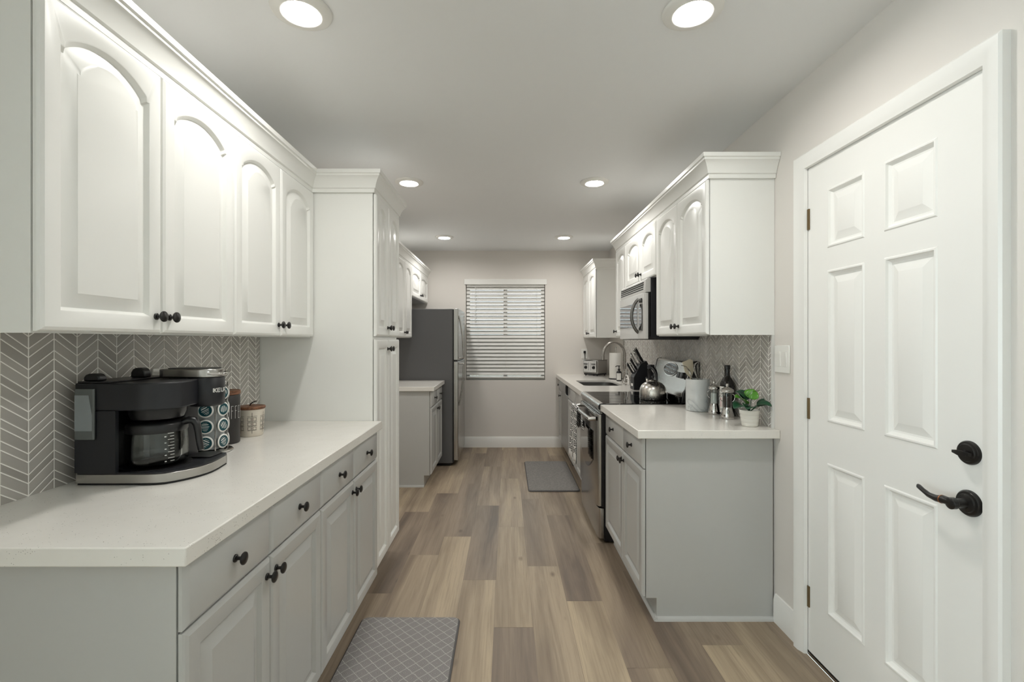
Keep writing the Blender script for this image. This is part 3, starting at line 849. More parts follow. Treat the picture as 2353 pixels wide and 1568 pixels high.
def build_sink_counter():
    x0, x1, y0, y1 = 0.613, WR - 0.0005, 3.838, YB - 0.0005
    sx0, sx1, sy0, sy1 = 0.72, 1.095, 4.38, 4.96
    inner = arc(sx1 - 0.09, sy0 + 0.09, 0.09, -PI / 2, 0, 6) + arc(sx1 - 0.09, sy1 - 0.09, 0.09, 0, PI / 2, 6) + arc(sx0 + 0.05, sy1 - 0.05, 0.05, PI / 2, PI, 6) + arc(sx0 + 0.05, sy0 + 0.05, 0.05, PI, 1.5 * PI, 6)
    cx, cy = (sx0 + sx1) / 2, (sy0 + sy1) / 2
    outer = []
    for (px, py) in inner:      # push each point of the hole out to the slab's border
        dx, dy = px - cx, py - cy
        k = min(((x1 - cx) / dx if dx > 1e-6 else (x0 - cx) / dx if dx < -1e-6 else 1e9), ((y1 - cy) / dy if dy > 1e-6 else (y0 - cy) / dy if dy < -1e-6 else 1e9))
        outer.append([cx + dx * k, cy + dy * k])
    for corner in ((x1, y0), (x1, y1), (x0, y1), (x0, y0)):
        i = min(range(len(outer)), key=lambda q: (outer[q][0] - corner[0]) ** 2 + (outer[q][1] - corner[1]) ** 2)
        outer[i] = list(corner)
    zb = CT - 0.0395
    zi = CT - 0.018
    rows = [[(x, y, zi) for x, y in inner], [(x, y, zb) for x, y in outer], [(x, y, CT) for x, y in outer], [(x, y, CT) for x, y in inner], [(x, y, zi) for x, y in inner]]
    o = MB().loops(rows, False, False).build('countertop', M['counter'], loc=(cx, cy, zb), smooth=30)
    tag(o, 'long white countertop around the sink, reaching to the window wall', 'countertop')
    # sink bowl below
    b = []
    for ins, z in ((-0.002, CT - 0.0182), (0.0, CT - 0.0186), (0.004, CT - 0.17), (0.02, CT - 0.195), (0.06, CT - 0.20)):
        b.append([(cx + (px - cx) * (1 - ins / 0.2), cy + (py - cy) * (1 - ins / 0.3), z) for px, py in inner])
    sk = MB().loops(b, False, True).build('sink', M['sink_steel'], loc=(cx, cy, CT - 0.2), smooth=50, recalc=True)
    tag(sk, 'undermount stainless steel sink bowl in the long countertop', 'sink')
    MB().lathe([(0.04, 0.0005), (0.04, 0.003), (0.03, 0.002), (0.012, 0.001)], (cx, cy, CT - 0.2), n=24).build('drain', M['chrome'], sk)
    # faucet
    fx, fy = 1.178, 4.70
    f = thing('faucet', 'tall arched satin faucet behind the sink', 'faucet', (fx, fy, CT))
    MB().lathe([(0.028, 0.0006), (0.028, 0.006), (0.021, 0.012), (0.019, 0.09), (0.016, 0.10)], (fx, fy, CT), n=24).build('faucet_base', M['nickel'], f)
    pts = [(fx, fy, CT + 0.09), (fx, fy, CT + 0.27)]
    for i in range(1, 17):
        a = PI * i / 16 * 0.96
        pts.append((fx - 0.108 + 0.108 * math.cos(a), fy, CT + 0.27 + 0.135 * math.sin(a)))
    lx, ly_, lz = pts[-1]
    pts += [(lx - 0.003, fy, CT + 0.262)]
    MB().tube(pts, 0.0135, 14).build('spout', M['nickel'], f)
    MB().tube([(lx - 0.003, fy, CT + 0.268), (lx - 0.004, fy, CT + 0.228)], [0.017, 0.019], 16).build('spray_head', M['nickel'], f)
    MB().tube([(fx, fy, CT + 0.075), (fx - 0.01, fy - 0.035, CT + 0.085), (fx - 0.02, fy - 0.085, CT + 0.115)], [0.012, 0.009, 0.007], 12).build('lever', M['nickel'], f)
build_sink_counter()

# ------------------------------------------------------------------ ceiling lights
LIGHTS = [(-0.70, 1.60, 'over the coffee counter, nearest the door end'), (0.632, 1.60, 'over the walkway beside the white six-panel door'), (-0.694, 3.33, 'in front of the tall pantry top'), (0.62, 3.33, 'in front of the microwave cabinets'), (-0.68, 5.10, 'by the window wall on the refrigerator side'), (0.617, 5.10, 'by the window wall on the sink side')]
LL = ['round recessed ceiling light, lit, above the coffee maker counter', 'round recessed ceiling light, lit, close to the white six-panel door', 'round recessed ceiling light, lit, just beyond the tall pantry crown', 'round recessed ceiling light, lit, across from the microwave cabinets', 'small-looking recessed ceiling light before the refrigerator, by the window wall', 'small-looking recessed ceiling light on the sink side, by the window wall']
for (x, y, _), lab in zip(LIGHTS, LL):
    t = thing('ceiling_light', lab, 'light', (x, y, CEIL), 'recessed ceiling lights')
    MB().lathe([(0.100, -0.0005), (0.099, -0.006), (0.093, -0.010), (0.072, -0.0145), (0.064, -0.0145), (0.060, -0.010), (0.058, -0.0005)], (x, y, CEIL), n=48, cap0=False, cap1=False).build('trim_ring', M['white_plastic'], t, smooth=60)
    MB().lathe([(0.0, -0.0022), (0.05, -0.0022), (0.0583, -0.002)], (x, y, CEIL), n=48, cap0=False, cap1=False).build('lens', M['lamp'], t, smooth=60, recalc=False)

# ------------------------------------------------------------------ blind
def build_blind():
    wx0, wx1, wz0, wz1 = WIN
    t = thing('window_blind', 'white horizontal slat blind, nearly closed, in the kitchen window', 'blind', (-0.02, YB + 0.035, wz0))
    x0, x1 = wx0 + 0.008, wx1 - 0.008
    yc = YB + 0.038
    MB().box(x0, x1, yc - 0.028, yc + 0.028, wz1 - 0.05, wz1 - 0.002).build('headrail', M['blind'], t, smooth=0, bevel=0.002)
    mb = MB()
    pitch = 0.0463; ztop = wz1 - 0.068; n = 24
    a = math.radians(61)
    for k in range(n):
        zc = ztop - pitch * k
        L = []
        for s_ in (-1, -0.5, 0, 0.5, 1):
            cv = 0.003 * (1 - s_ * s_)
            yy = yc + math.cos(a) * 0.0255 * s_ - math.sin(a) * cv
            zz = zc + math.sin(a) * 0.0255 * s_ + math.cos(a) * cv
            L.append((yy, zz))
        th = 0.0026
        low = [(y + th * math.sin(a), z - th * math.cos(a)) for y, z in reversed(L)]
        mb.prism_x(L + low, x0, x1)
    mb.build('slats', M['blind'], t, smooth=30)
    zb = ztop - pitch * n + 0.01
    MB().box(x0, x1, yc - 0.026, yc + 0.026, wz0 + 0.026, wz0 + 0.050).build('bottom_rail', M['blind'], t, smooth=0, bevel=0.003)
    for px in (x0 + 0.14, -0.02, x1 - 0.09):
        for dy in (-0.0245, 0.0245):
            MB().tube([(px, yc + dy, wz1 - 0.05), (px, yc + dy, wz0 + 0.05)], 0.0011, 6).build('ladder_cord', M['blind'], t)
    MB().tube([(x0 + 0.108, yc - 0.036, wz1 - 0.05), (x0 + 0.108, yc - 0.036, wz1 - 0.50)], 0.004, 8).build('tilt_wand', M['blind'], t)
build_blind()

# ------------------------------------------------------------------ refrigerator
def build_fridge():
    t = thing('refrigerator', 'grey-sided top-freezer refrigerator with stainless doors by the window', 'refrigerator', (-0.9, 5.37, 0))
    y0, y1 = 4.992, 5.762
    MB().box(-1.27, -0.578, y0, y1, 0.03, 1.672).build('body', M['fridge_side'], t, bevel=0.004)
    MB().box(-1.2, -0.60, y0 + 0.02, y1 - 0.02, 0.002, 0.03).build('plinth', M['black_plastic'], t, smooth=0)
    MB().box(-0.577, -0.567, y0 + 0.008, y1 - 0.008, 0.035, 1.668).build('gasket', M['black_plastic'], t, smooth=0)
    def dpoly(z0, z1):
        pl = [(-0.566, y0 + 0.002), (-0.528, y0 + 0.002)] + [(-0.528 + 0.010 * math.sin(PI / 2 * i / 4), y0 + 0.012 - 0.010 * math.cos(PI / 2 * i / 4)) for i in range(1, 5)] + [(-0.514, y0 + 0.18), (-0.510, (y0 + y1) / 2), (-0.514, y1 - 0.18), (-0.518, y1 - 0.012), (-0.528, y1 - 0.002), (-0.566, y1 - 0.002)]
        return MB().prism(pl, z0, z1)
    up = dpoly(1.128, 1.675).build('freezer_door', M['steel_v'], t, bevel=0.003, smooth=35)
    lo = dpoly(0.062, 1.112).build('door', M['steel_v'], t, bevel=0.003, smooth=35)
    MB().box(-0.562, -0.53, y0 + 0.01, y1 - 0.02, 1.1125, 1.1275).build('door_gap', M['black_plastic'], t, smooth=0)
    yh = y0 + 0.05
    def hand(z0, z1, parent):
        pts = []
        for i in range(15):
            q = i / 14
            pts.append((-0.516 + 0.050 * math.sin(PI / 2 * q) ** 0.8, yh + 0.004 * q, lerp(z0, z1, q)))
        pts.append((-0.515, yh + 0.004, z1))
        MB().tube(pts, 0.0085, 12).build('handle', M['steel_v'], parent)
    hand(1.60, 1.150, up)
    hand(0.640, 1.090, lo)
build_fridge()

# ------------------------------------------------------------------ range
def build_range():
    y0, y1 = 3.091, 3.834
    t = thing('range', 'stainless electric range with black glass top between the counters', 'range', (0.95, 3.46, 0))
    XF = 0.640
    MB().box(XF, 1.25, y0, y1, 0.012, 0.900).build('body', M['black_plastic'], t, smooth=0)
    for yy in (y0 + 0.06, y1 - 0.06):
        MB().lathe([(0.018, 0.0005), (0.018, 0.012)], (0.70, yy, 0), n=12).build('foot', M['black_plastic'], t)
    MB().box(0.634, 1.16, y0 + 0.004, y1 - 0.004, 0.9005, 0.919).build('cooktop', M['black_gloss'], t, bevel=0.003)
    bn = MB()
    for (bx, byy, r) in ((0.76, 3.28, 0.085), (0.76, 3.65, 0.10), (1.03, 3.28, 0.10), (1.03, 3.65, 0.075)):
        bn.lathe([(r, 0.0001), (r, 0.0004), (r - 0.0025, 0.0004), (r - 0.0025, 0.0001)], (bx, byy, 0.919), n=48, cap0=False, cap1=False)
    bn.build('burner_marking', M['fridge_side'], t)
    # rounded stainless front lip, with a black end cap
    lip = [(0.634, 0.880), (0.608, 0.880), (0.602, 0.888), (0.603, 0.905), (0.612, 0.916), (0.634, 0.921)]
    MB().prism_y(lip, y0 + 0.012, y1 - 0.004).build('front_lip', M['steel'], t, smooth=50)
    MB().prism_y([(x - 0.001, z + (0.001 if z > .9 else -0.001)) for x, z in lip], y0 + 0.001, y0 + 0.0118).build('lip_end_cap', M['black_plastic'], t, smooth=50)
    # vent louvres under the lip
    v = MB().box(0.628, 0.640, y0 + 0.004, y1 - 0.004, 0.852, 0.880)
    v.build('vent_back', M['dark_cavity'], t, smooth=0)
    v = MB()
    for z in (0.873, 0.864, 0.855):
        v.box(0.612, 0.630, y0 + 0.012, y1 - 0.008, z - 0.0022, z + 0.0022)
    v.build('vent_grille', M['chrome'], t, smooth=0)
    # oven door
    dpl = [(0.638, y0 + 0.002), (0.612, y0 + 0.002), (0.600, y0 + 0.010), (0.590, y0 + 0.05), (0.588, (y0 + y1) / 2), (0.590, y1 - 0.05), (0.600, y1 - 0.010), (0.612, y1 - 0.002), (0.638, y1 - 0.002)]
    d = MB().prism([(x, y) for x, y in dpl if x < 0.63] + [(0.622, y1 - 0.002), (0.622, y0 + 0.002)], 0.242, 0.848).build('oven_door', M['steel'], t, bevel=0.002, smooth=35)
    MB().box(0.6225, 0.6385, y0 + 0.003, y1 - 0.003, 0.235, 0.852).build('door_liner', M['black_plastic'], d, smooth=0)
    # glass window with a bowed lower edge
    wy0, wy1 = y0 + 0.12, y1 - 0.10
    rim = [(wy0, 0.72)] + [(lerp(wy0, wy1, i / 14), 0.520 - 0.10 * math.sin(PI * i / 14)) for i in range(15)] + [(wy1, 0.72)]
    MB().prism_x(rim, 0.5868, 0.5895).build('window_rim', M['black_gloss'], d, smooth=0)
    ym, zm = (wy0 + wy1) / 2, 0.60
    MB().prism_x([(ym + (y - ym) * 0.975, zm + (z - zm) * 0.965) for y, z in rim], 0.5858, 0.5867).build('oven_window', M['oven_glass'], d, smooth=0)
    # handle bar
    hb = [(0.590, y0 + 0.035, 0.815)] + [(0.552 - 0.010 * math.sin(PI * i / 10), lerp(y0 + 0.04, y1 - 0.04, i / 10), 0.812) for i in range(11)] + [(0.590, y1 - 0.035, 0.815)]
    MB().tube(hb, 0.0135, 14).build('handle', M['steel'], d)
    # storage drawer
    dp = [(0.638, y0 + 0.002), (0.618, y0 + 0.002), (0.606, y0 + 0.012), (0.600, y0 + 0.06), (0.600, y1 - 0.06), (0.606, y1 - 0.012), (0.618, y1 - 0.002), (0.638, y1 - 0.002)]
    MB().prism(dp, 0.030, 0.229).build('storage_drawer', M['steel'], t, bevel=0.002, smooth=35)
    # backguard: sloped steel panel over a black riser
    bg = [(1.150, 0.9195), (1.268, 0.9195), (1.268, 1.190), (1.252, 1.196), (1.228, 1.192), (1.218, 1.182), (1.180, 1.010), (1.160, 0.985)]
    b = MB().prism_y(bg, y0 + 0.03, y1 - 0.03).build('backguard', M['steel'], t, bevel=0.004, smooth=30)
    for ya, yb in ((y0 + 0.004, y0 + 0.0295), (y1 - 0.0295, y1 - 0.004)):
        MB().prism_y([(x + (-0.002 if x < 1.2 else 0), z + (0.002 if z > 1.0 else 0)) for x, z in bg], ya, yb).build('end_cap', M['black_plastic'], b, bevel=0.006, smooth=30)
    MB().box(1.130, 1.149, y0 + 0.01, y1 - 0.01, 0.9195, 0.965).build('lower_riser', M['black_gloss'], b, bevel=0.006)
    # face frame of the sloped panel
    p0, p1 = Vector((1.180, 0, 1.010)), Vector((1.218, 0, 1.182))
    up = (p1 - p0).normalized(); nrm = Vector((-up.z, 0, up.x))
    def on(y, s, off=0.0):
        p = p0 + up * s + nrm * off
        return (p.x, y, p.z)
    ov = []
    for off in (0.0, 0.004):
        ov.append([on(3.46 + 0.140 * math.cos(2 * PI * i / 32), 0.118 + 0.052 * math.sin(2 * PI * i / 32), off) for i in range(32)])
    MB().loops(ov).build('display_bezel', M['chrome'], b)
    ov = [[on(3.46 + 0.132 * math.cos(2 * PI * i / 32), 0.118 + 0.046 * math.sin(2 * PI * i / 32), off) for i in range(32)] for off in (0.004, 0.0062)]
    dsp = MB().loops(ov).build('display', M['black_gloss'], b)
    mk = MB()
    rr = random.Random(4)
    for i in range(6):
        for jj in range(3):
            yy = 3.54 - i * 0.032; ss = 0.096 + jj * 0.021
            mk.add([on(yy + 0.007, ss - 0.003, 0.0066), on(yy - 0.007, ss - 0.003, 0.0066), on(yy - 0.007, ss + 0.003, 0.0066), on(yy + 0.007, ss + 0.003, 0.0066)], [(0, 1, 2, 3)])
    mk.build('key_marking', M['white_ink'], dsp, smooth=0, recalc=False)
    for yy in (3.285, 3.225):
        kb = [[on(yy + sy * 0.024, 0.088 + sz * 0.020, off) for sy, sz in ((-1, -1), (1, -1), (1, 1), (-1, 1))] for off in (0, 0.006)]
        MB().loops(kb).build('button', M['black_plastic'], b, bevel=0.002)
    for yy in (3.155,):
        c = on(yy, 0.09, 0.0)
        MB().lathe([(0.026, 0.0), (0.026, 0.004), (0.020, 0.008), (0.017, 0.028), (0.0, 0.030)], c, (nrm.x, 0, nrm.z), 24).build('control_knob', M['black_plastic'], b)
build_range()

# ------------------------------------------------------------------ microwave
def build_microwave():
    y0, y1, z0, z1 = 3.095, 3.755, 1.343, 1.746
    y0, y1 = 3.0865, 3.832
    # it hangs below the short cabinet, in front of the wall units' faces
    t = thing('microwave', 'stainless and black microwave hung over the range', 'microwave', (1.09, 3.45, z0))
    MB().box(0.945, 1.265, y0 + 0.001, y1 - 0.075, z0 + 0.012, 1.750).build('case', M['black_satin'], t, bevel=0.003)
    MB().box(0.93, 1.262, y0 + 0.01, y1 - 0.085, z0 - 0.002, z0 + 0.0115).build('underside', M['black_plastic'], t, smooth=0)
    ye = y1 - 0.074
    MB().box(0.930, 0.9445, y0 + 0.002, ye, z0 + 0.012, 1.655).build('door_liner', M['black_gloss'], t, smooth=0)
    # louvre strip
    f = MB().prism_y([(0.9445, 1.655), (0.912, 1.655), (0.908, 1.668), (0.912, 1.735), (0.922, 1.746), (0.9445, 1.746)], y0 + 0.002, ye).build('vent_panel', M['steel_light'], t, bevel=0.002, smooth=30)
    sl = MB()
    for k in range(4):
        z = 1.678 + k * 0.0145
        sl.box(0.9078, 0.913, y0 + 0.045, ye - 0.02, z - 0.0035, z + 0.0035)
    sl.build('vent_slot', M['dark_cavity'], f, smooth=0)
    # door
    d = MB().prism([(0.929, y0 + 0.003), (0.912, y0 + 0.003), (0.902, y0 + 0.014), (0.896, y0 + 0.10), (0.896, ye - 0.06), (0.902, ye - 0.01), (0.912, ye), (0.929, ye)], z0 + 0.003, 1.650).build('door', M['steel_light'], t, bevel=0.002, smooth=35)
    MB().box(0.8925, 0.8965, y0 + 0.145, ye - 0.05, z0 + 0.085, z0 + 0.250).build('window', M['window_mirror'], d, bevel=0.001)
    MB().box(0.8925, 0.8965, y0 + 0.035, y0 + 0.095, z0 + 0.06, z0 + 0.235).build('keypad', M['window_mirror'], d, bevel=0.001)
    dp = MB().box(0.8925, 0.8985, y0 + 0.040, y0 + 0.090, z0 + 0.247, z0 + 0.275).build('display', M['black_gloss'], d, bevel=0.001)
    yh = y0 + 0.122
    pts = []
    for i in range(15):
        q = i / 14
        pts.append((0.898 - 0.048 * math.sin(PI * q) ** 0.7, yh, lerp(z0 + 0.045, z0 + 0.275, q)))
    MB().tube(pts, [0.011] * 15, 12).build('handle', M['handle_grey'], d)
M['steel_light'] = painted('silver_paint', srgb(205, 204, 201), 0.25, 0.02)
M['window_mirror'] = metal('mirrored_oven_glass', srgb(150, 148, 150), 0.05)
M['handle_grey'] = metal('grey_metal', srgb(120, 119, 116), 0.3)
build_microwave()

# ------------------------------------------------------------------ small wall things
def build_wall_bits():
    t = thing('light_switch', 'white double rocker switch plate beside the white door', 'switch', (WR, 2.18, 1.25))
    y0, y1 = 2.121, 2.237
    MB().box(WR - 0.007, WR - 0.0002, y0, y1, 1.185, 1.313).build('plate', M['white_plastic'], t, bevel=0.003)
    for yc in (2.205, 2.156):
        MB().prism_y([(WR - 0.007, 1.215), (WR - 0.0085, 1.215), (WR - 0.0105, 1.249), (WR - 0.0125, 1.283), (WR - 0.007, 1.283)], yc - 0.0165, yc + 0.0165).build('rocker', M['white_plastic'], t, smooth=0)
    o = thing('wall_outlet', 'white outlet plate on the window wall behind the toaster', 'outlet', (0.965, YB, 1.17))
    MB().box(0.930, 1.005, YB - 0.006, YB - 0.0002, 1.108, 1.228).build('plate', M['white_plastic'], o, bevel=0.002)
    o = thing('wall_outlet', 'white outlet plate on the chevron tile behind the coffee maker', 'outlet', (WL + 0.008, 1.745, 1.17))
    MB().box(WL + 0.0082, WL + 0.014, 1.71, 1.783, 1.115, 1.232).build('plate', M['white_plastic'], o, bevel=0.002)
    MB().box(WL + 0.0142, WL + 0.045, 1.70, 1.76, 1.200, 1.222).build('plug', M['white_plastic'], o, bevel=0.004)
build_wall_bits()

# ------------------------------------------------------------------ floor mats
def mat_slab(name, label, x0, x1, y0, y1, m):
    h = 0.013
    t = thing(name, label, 'floor mat', ((x0 + x1) / 2, (y0 + y1) / 2, 0.0015))
    L = []
    for ins, z in ((0.004, 0.0008), (0.0, 0.004), (0.001, 0.008), (0.010, h)):
        L.append([(x, y, z) for x, y in rrect(x0 + ins, x1 - ins, y0 + ins, y1 - ins, 0.03 - ins * 0.5)])
    MB().loops(L).build('edge', M['mat_edge'], t, smooth=50)
    MB().prism(rrect(x0 + 0.008, x1 - 0.008, y0 + 0.008, y1 - 0.008, 0.026), h + 0.0001, h + 0.0012).build('top_surface', m, t, smooth=0)
mat_slab('kitchen_mat', 'grey diamond-pattern cushioned mat in front of the coffee counter', -0.690, -0.222, 1.49, 2.25, M['mat_diamond'])
mat_slab('kitchen_mat', 'plain grey woven mat in front of the sink cabinet', 0.188, 0.648, 4.14, 5.15, M['mat_woven'])

# ------------------------------------------------------------------ lettering on cylinders
GLY = {
    'K': [((0.28, 0), (0.28, 1)), ((0.28, 0.45), (1, 1)), ((0.45, 0.6), (1, 0)), ((0.0, 0.88), (0.16, 0.88)), ((0.0, 0.5), (0.16, 0.5)), ((0.0, 0.12), (0.16, 0.12))],
    'E': [((0, 0), (0, 1)), ((0, 0), (0.9, 0)), ((0, 0.5), (0.8, 0.5)), ((0, 1), (0.9, 1))],
    'U': [((0, 1), (0, 0.2)), ((0, 0.2), (0.2, 0)), ((0.2, 0), (0.8, 0)), ((0.8, 0), (1, 0.2)), ((1, 0.2), (1, 1))],
    'R': [((0, 0), (0, 1)), ((0, 1), (0.8, 1)), ((0.8, 1), (0.95, 0.8)), ((0.95, 0.8), (0.8, 0.45)), ((0.8, 0.45), (0, 0.45)), ((0.5, 0.45), (1, 0))],
    'I': [((0.5, 0), (0.5, 1))],
    'G': [((1, 0.85), (0.8, 1)), ((0.8, 1), (0.2, 1)), ((0.2, 1), (0, 0.8)), ((0, 0.8), (0, 0.2)), ((0, 0.2), (0.2, 0)), ((0.2, 0), (1, 0)), ((1, 0), (1, 0.45)), ((1, 0.45), (0.6, 0.45))],
    'F': [((0, 0), (0, 1)), ((0, 1), (0.9, 1)), ((0, 0.62), (0.7, 0.62))],
    'C': [((1, 0.85), (0.8, 1)), ((0.8, 1), (0.3, 1)), ((0.3, 1), (0, 0.7)), ((0, 0.7), (0, 0.3)), ((0, 0.3), (0.3, 0)), ((0.3, 0), (0.8, 0)), ((0.8, 0), (1, 0.15))],
    'O': [((0.5 + 0.5 * math.cos(PI * i / 8), 0.5 + 0.5 * math.sin(PI * i / 8)), (0.5 + 0.5 * math.cos(PI * (i + 1) / 8), 0.5 + 0.5 * math.sin(PI * (i + 1) / 8))) for i in range(16)],
}
def stroke(mb, f, a, b, w, n=3):
    """flat bar from a to b in (u, v), mapped onto a surface by f(u, v)"""
    a, b = Vector(a), Vector(b)
    t = (b - a)
    if t.length < 1e-9: return
    t.normalize(); p = Vector((-t.y, t.x)) * w / 2
    a2, b2 = a - t * w * 0.45, b + t * w * 0.45
    V = []
    for i in range(n + 1):
        c = a2.lerp(b2, i / n)
        V += [f(*(c + p)), f(*(c - p))]
    mb.add(V, [(2 * i, 2 * i + 1, 2 * i + 3, 2 * i + 2) for i in range(n)])
def write(mb, f, text, u0, v0, cw, ch, gap, sw):
    u = u0
    for ch_ in text:
        for a, b in GLY[ch_]:
            stroke(mb, f, (u + a[0] * cw, v0 + a[1] * ch), (u + b[0] * cw, v0 + b[1] * ch), sw)
        u += cw + gap
def cyl(cx, cy, r, a0):
    return lambda u, v: (cx + r * math.cos(a0 + u / r), cy + r * math.sin(a0 + u / r), v)

# ------------------------------------------------------------------ coffee maker
def build_coffee_maker():
    Z = CT
    t = thing('coffee_maker', 'black and stainless drip and pod coffee maker with glass carafe', 'coffee maker', (-1.10, 1.50, Z))
    def plan(ins):
        pts = [(-1.250 + ins, 1.362 + ins), (-1.06, 1.363 + ins)]
        ctrl = [(-1.06, 1.363), (-1.0, 1.374), (-0.955, 1.43), (-0.938, 1.50), (-0.953, 1.60)]
        for i in range(1, 13):
            q = i / 12 * (len(ctrl) - 1); k = min(int(q), len(ctrl) - 2); f = q - k
            P = [Vector(ctrl[max(k - 1, 0)]), Vector(ctrl[k]), Vector(ctrl[k + 1]), Vector(ctrl[min(k + 2, len(ctrl) - 1)])]
            c = 0.5 * ((2 * P[1]) + (-P[0] + P[2]) * f + (2 * P[0] - 5 * P[1] + 4 * P[2] - P[3]) * f * f + (-P[0] + 3 * P[1] - 3 * P[2] + P[3]) * f ** 3)
            pts.append((c.x - ins * 0.8, c.y + ins * 0.4))
        pts += [(-0.962 - ins, 1.613 - ins), (-0.985 - ins, 1.620 - ins), (-1.250 + ins, 1.620 - ins)]
        return pts
    MB().prism(plan(0.003), Z + 0.0006, Z + 0.006).build('foot_rim', M['rubber'], t)
    MB().prism(plan(0.0), Z + 0.0062, Z + 0.032).build('base_band', M['steel'], t, bevel=0.0015, smooth=40)
    base = MB().prism(plan(0.002), Z + 0.0322, Z + 0.037).build('base_tray', M['black_satin'], t, smooth=40)
    MB().lathe([(0.092, 0.0), (0.092, 0.0025), (0.086, 0.003), (0.080, 0.0015), (0.0, 0.0015)], (-1.088, 1.462, Z + 0.0371), n=40).build('warming_plate', M['black_plastic'], t)
    MB().prism(rrect(-1.05, -0.972, 1.535, 1.612, 0.012), Z + 0.0372, Z + 0.041).build('drip_tray', M['black_plastic'], t, bevel=0.001)
    # body: rear tower, side cheek, pod-side block
    b = MB()
    b.prism(rrect(-1.250, -1.182, 1.3726, 1.617, 0.004), Z + 0.037, Z + 0.2168)
    b.box(-1.252, -1.134, 1.3605, 1.3725, Z + 0.037, Z + 0.2165)
    b.prism(rrect(-1.183, -1.058, 1.548, 1.617, 0.01), Z + 0.037, Z + 0.215)
    b.build('body', M['black_satin'], t, smooth=40)
    # housing over the carafe, rounded towards the room
    h = [(-1.183, 1.3605), (-1.085, 1.3605)] + arc(-1.080, 1.4605, 0.10, math.radians(-86), math.radians(-18), 12) + [(-1.000, 1.53), (-1.000, 1.60), (-1.02, 1.617), (-1.183, 1.617)]
    MB().prism([(-1.252, 1.3605)] + h[1:-1] + [(-1.252, 1.617)], Z + 0.217, Z + 0.297).build('brew_housing', M['black_satin'], t, bevel=0.004, seg=3, smooth=35)
    MB().lathe([(0.075, 0.2168), (0.074, 0.200), (0.068, 0.184), (0.060, 0.181), (0.0, 0.181)], (-1.086, 1.462, Z), n=32, cap0=True).build('brew_basket', M['black_plastic'], t, smooth=40)
    # top lid line and reservoir caps
    MB().prism(rrect(-1.250, -1.150, 1.362, 1.615, 0.01), Z + 0.2972, Z + 0.302).build('top_lid', M['black_plastic'], t, bevel=0.0015)
    for (cx, cy) in ((-1.213, 1.385), (-1.185, 1.522)):
        hh = 0.022 if cx < -1.2 else 0.031
        pts = [(-0.024, 0), (0.024, 0), (0.023, 0.55 * hh), (0.017, 0.87 * hh), (0.008, hh), (-0.008, hh), (-0.017, 0.87 * hh), (-0.023, 0.55 * hh)]
        zz = Z + 0.3022
        MB().prism_y([(cx + x, zz + z) for x, z in pts], cy - 0.014, cy + 0.014).build('lid_tab', M['black_plastic'], t, bevel=0.004, smooth=40)
    # water tank window on the near cheek
    tk = MB().prism(rrect(-1.246, -1.190, 1.3525, 1.3603, 0.003), Z + 0.135, Z + 0.281).build('water_tank', M['tank'], t, smooth=40)
    MB().prism_y([(-1.244, Z + 0.160), (-1.194, Z + 0.160), (-1.194, Z + 0.205), (-1.204, Z + 0.263), (-1.244, Z + 0.263)], 1.3515, 1.3524).build('tank_water_level', M['tank_light'], tk, smooth=0)
    # pod brewer drum
    dx, dy, r = -1.003, 1.570, 0.053
    drum = MB().lathe([(r - 0.006, 0.206), (r, 0.212), (r, 0.298), (r - 0.002, 0.300)], (dx, dy, Z), n=48).build('pod_head', M['black_satin'], t, smooth=50)
    lid = []
    pl = arc(dx, dy, r - 0.001, -PI / 2, PI / 2, 16) + [(-1.115, dy + r - 0.006)] + arc(-1.118, dy + 0.025, 0.02, PI / 2, PI, 4) + arc(-1.118, dy - 0.025, 0.02, PI, 1.5 * PI, 4) + [(-1.115, dy - r + 0.006)]
    MB().prism(pl, Z + 0.3005, Z + 0.328).build('pod_lid', M['steel'], t, bevel=0.003, smooth=40)
    MB().prism([(lerp(dx, x, 0.82), lerp(dy, y, 0.82)) for x, y in pl], Z + 0.3282, Z + 0.3305).build('lid_plate', M['black_plastic'], t, smooth=40)
    MB().tube([(dx + 0.03, dy - 0.044, Z + 0.316), (dx + 0.055, dy - 0.026, Z + 0.312), (dx + 0.063, dy, Z + 0.311), (dx + 0.055, dy + 0.026, Z + 0.312), (dx + 0.03, dy + 0.044, Z + 0.316)], 0.005, 10).build('lid_handle', M['chrome'], t)
    lg = MB()
    f = cyl(dx, dy, r + 0.0006, math.radians(-38))
    write(lg, f, 'KEURIG', 0.0, Z + 0.252, 0.0098, 0.0115, 0.0042, 0.0026)
    lg.build('logo_lettering', M['white_ink'], drum, smooth=0, recalc=False)
    # carafe
    cx, cy, zc = -1.088, 1.462, Z + 0.0402
    prof = [(0.058, 0.0), (0.074, 0.003), (0.0822, 0.014), (0.0830, 0.030), (0.0815, 0.075), (0.0785, 0.106), (0.078, 0.110)]
    inn = [(x - 0.0025, z + (0.003 if i < 2 else 0)) for i, (x, z) in enumerate(prof)]
    ca = MB().lathe(prof + list(reversed(inn)), (cx, cy, zc), n=56, cap0=True, cap1=True).build('carafe', M['thin_glass'], t, smooth=60)
    lidb = MB().lathe([(0.079, 0.102), (0.081, 0.105), (0.081, 0.126), (0.076, 0.132), (0.045, 0.136), (0.0, 0.136)], (cx, cy, zc), n=48, cap0=True).build('carafe_lid', M['black_plastic'], ca, smooth=50)
    a = math.radians(8)
    ux, uyv = math.cos(a), math.sin(a)
    def hp(rr, z): return (cx + ux * rr, cy + uyv * rr, zc + z)
    pts = [hp(0.076, 0.126), hp(0.092, 0.132), hp(0.106, 0.130), hp(0.114, 0.118), hp(0.118, 0.092), hp(0.122, 0.062), hp(0.126, 0.038)]
    mb = MB()
    side = Vector((-uyv, ux, 0))
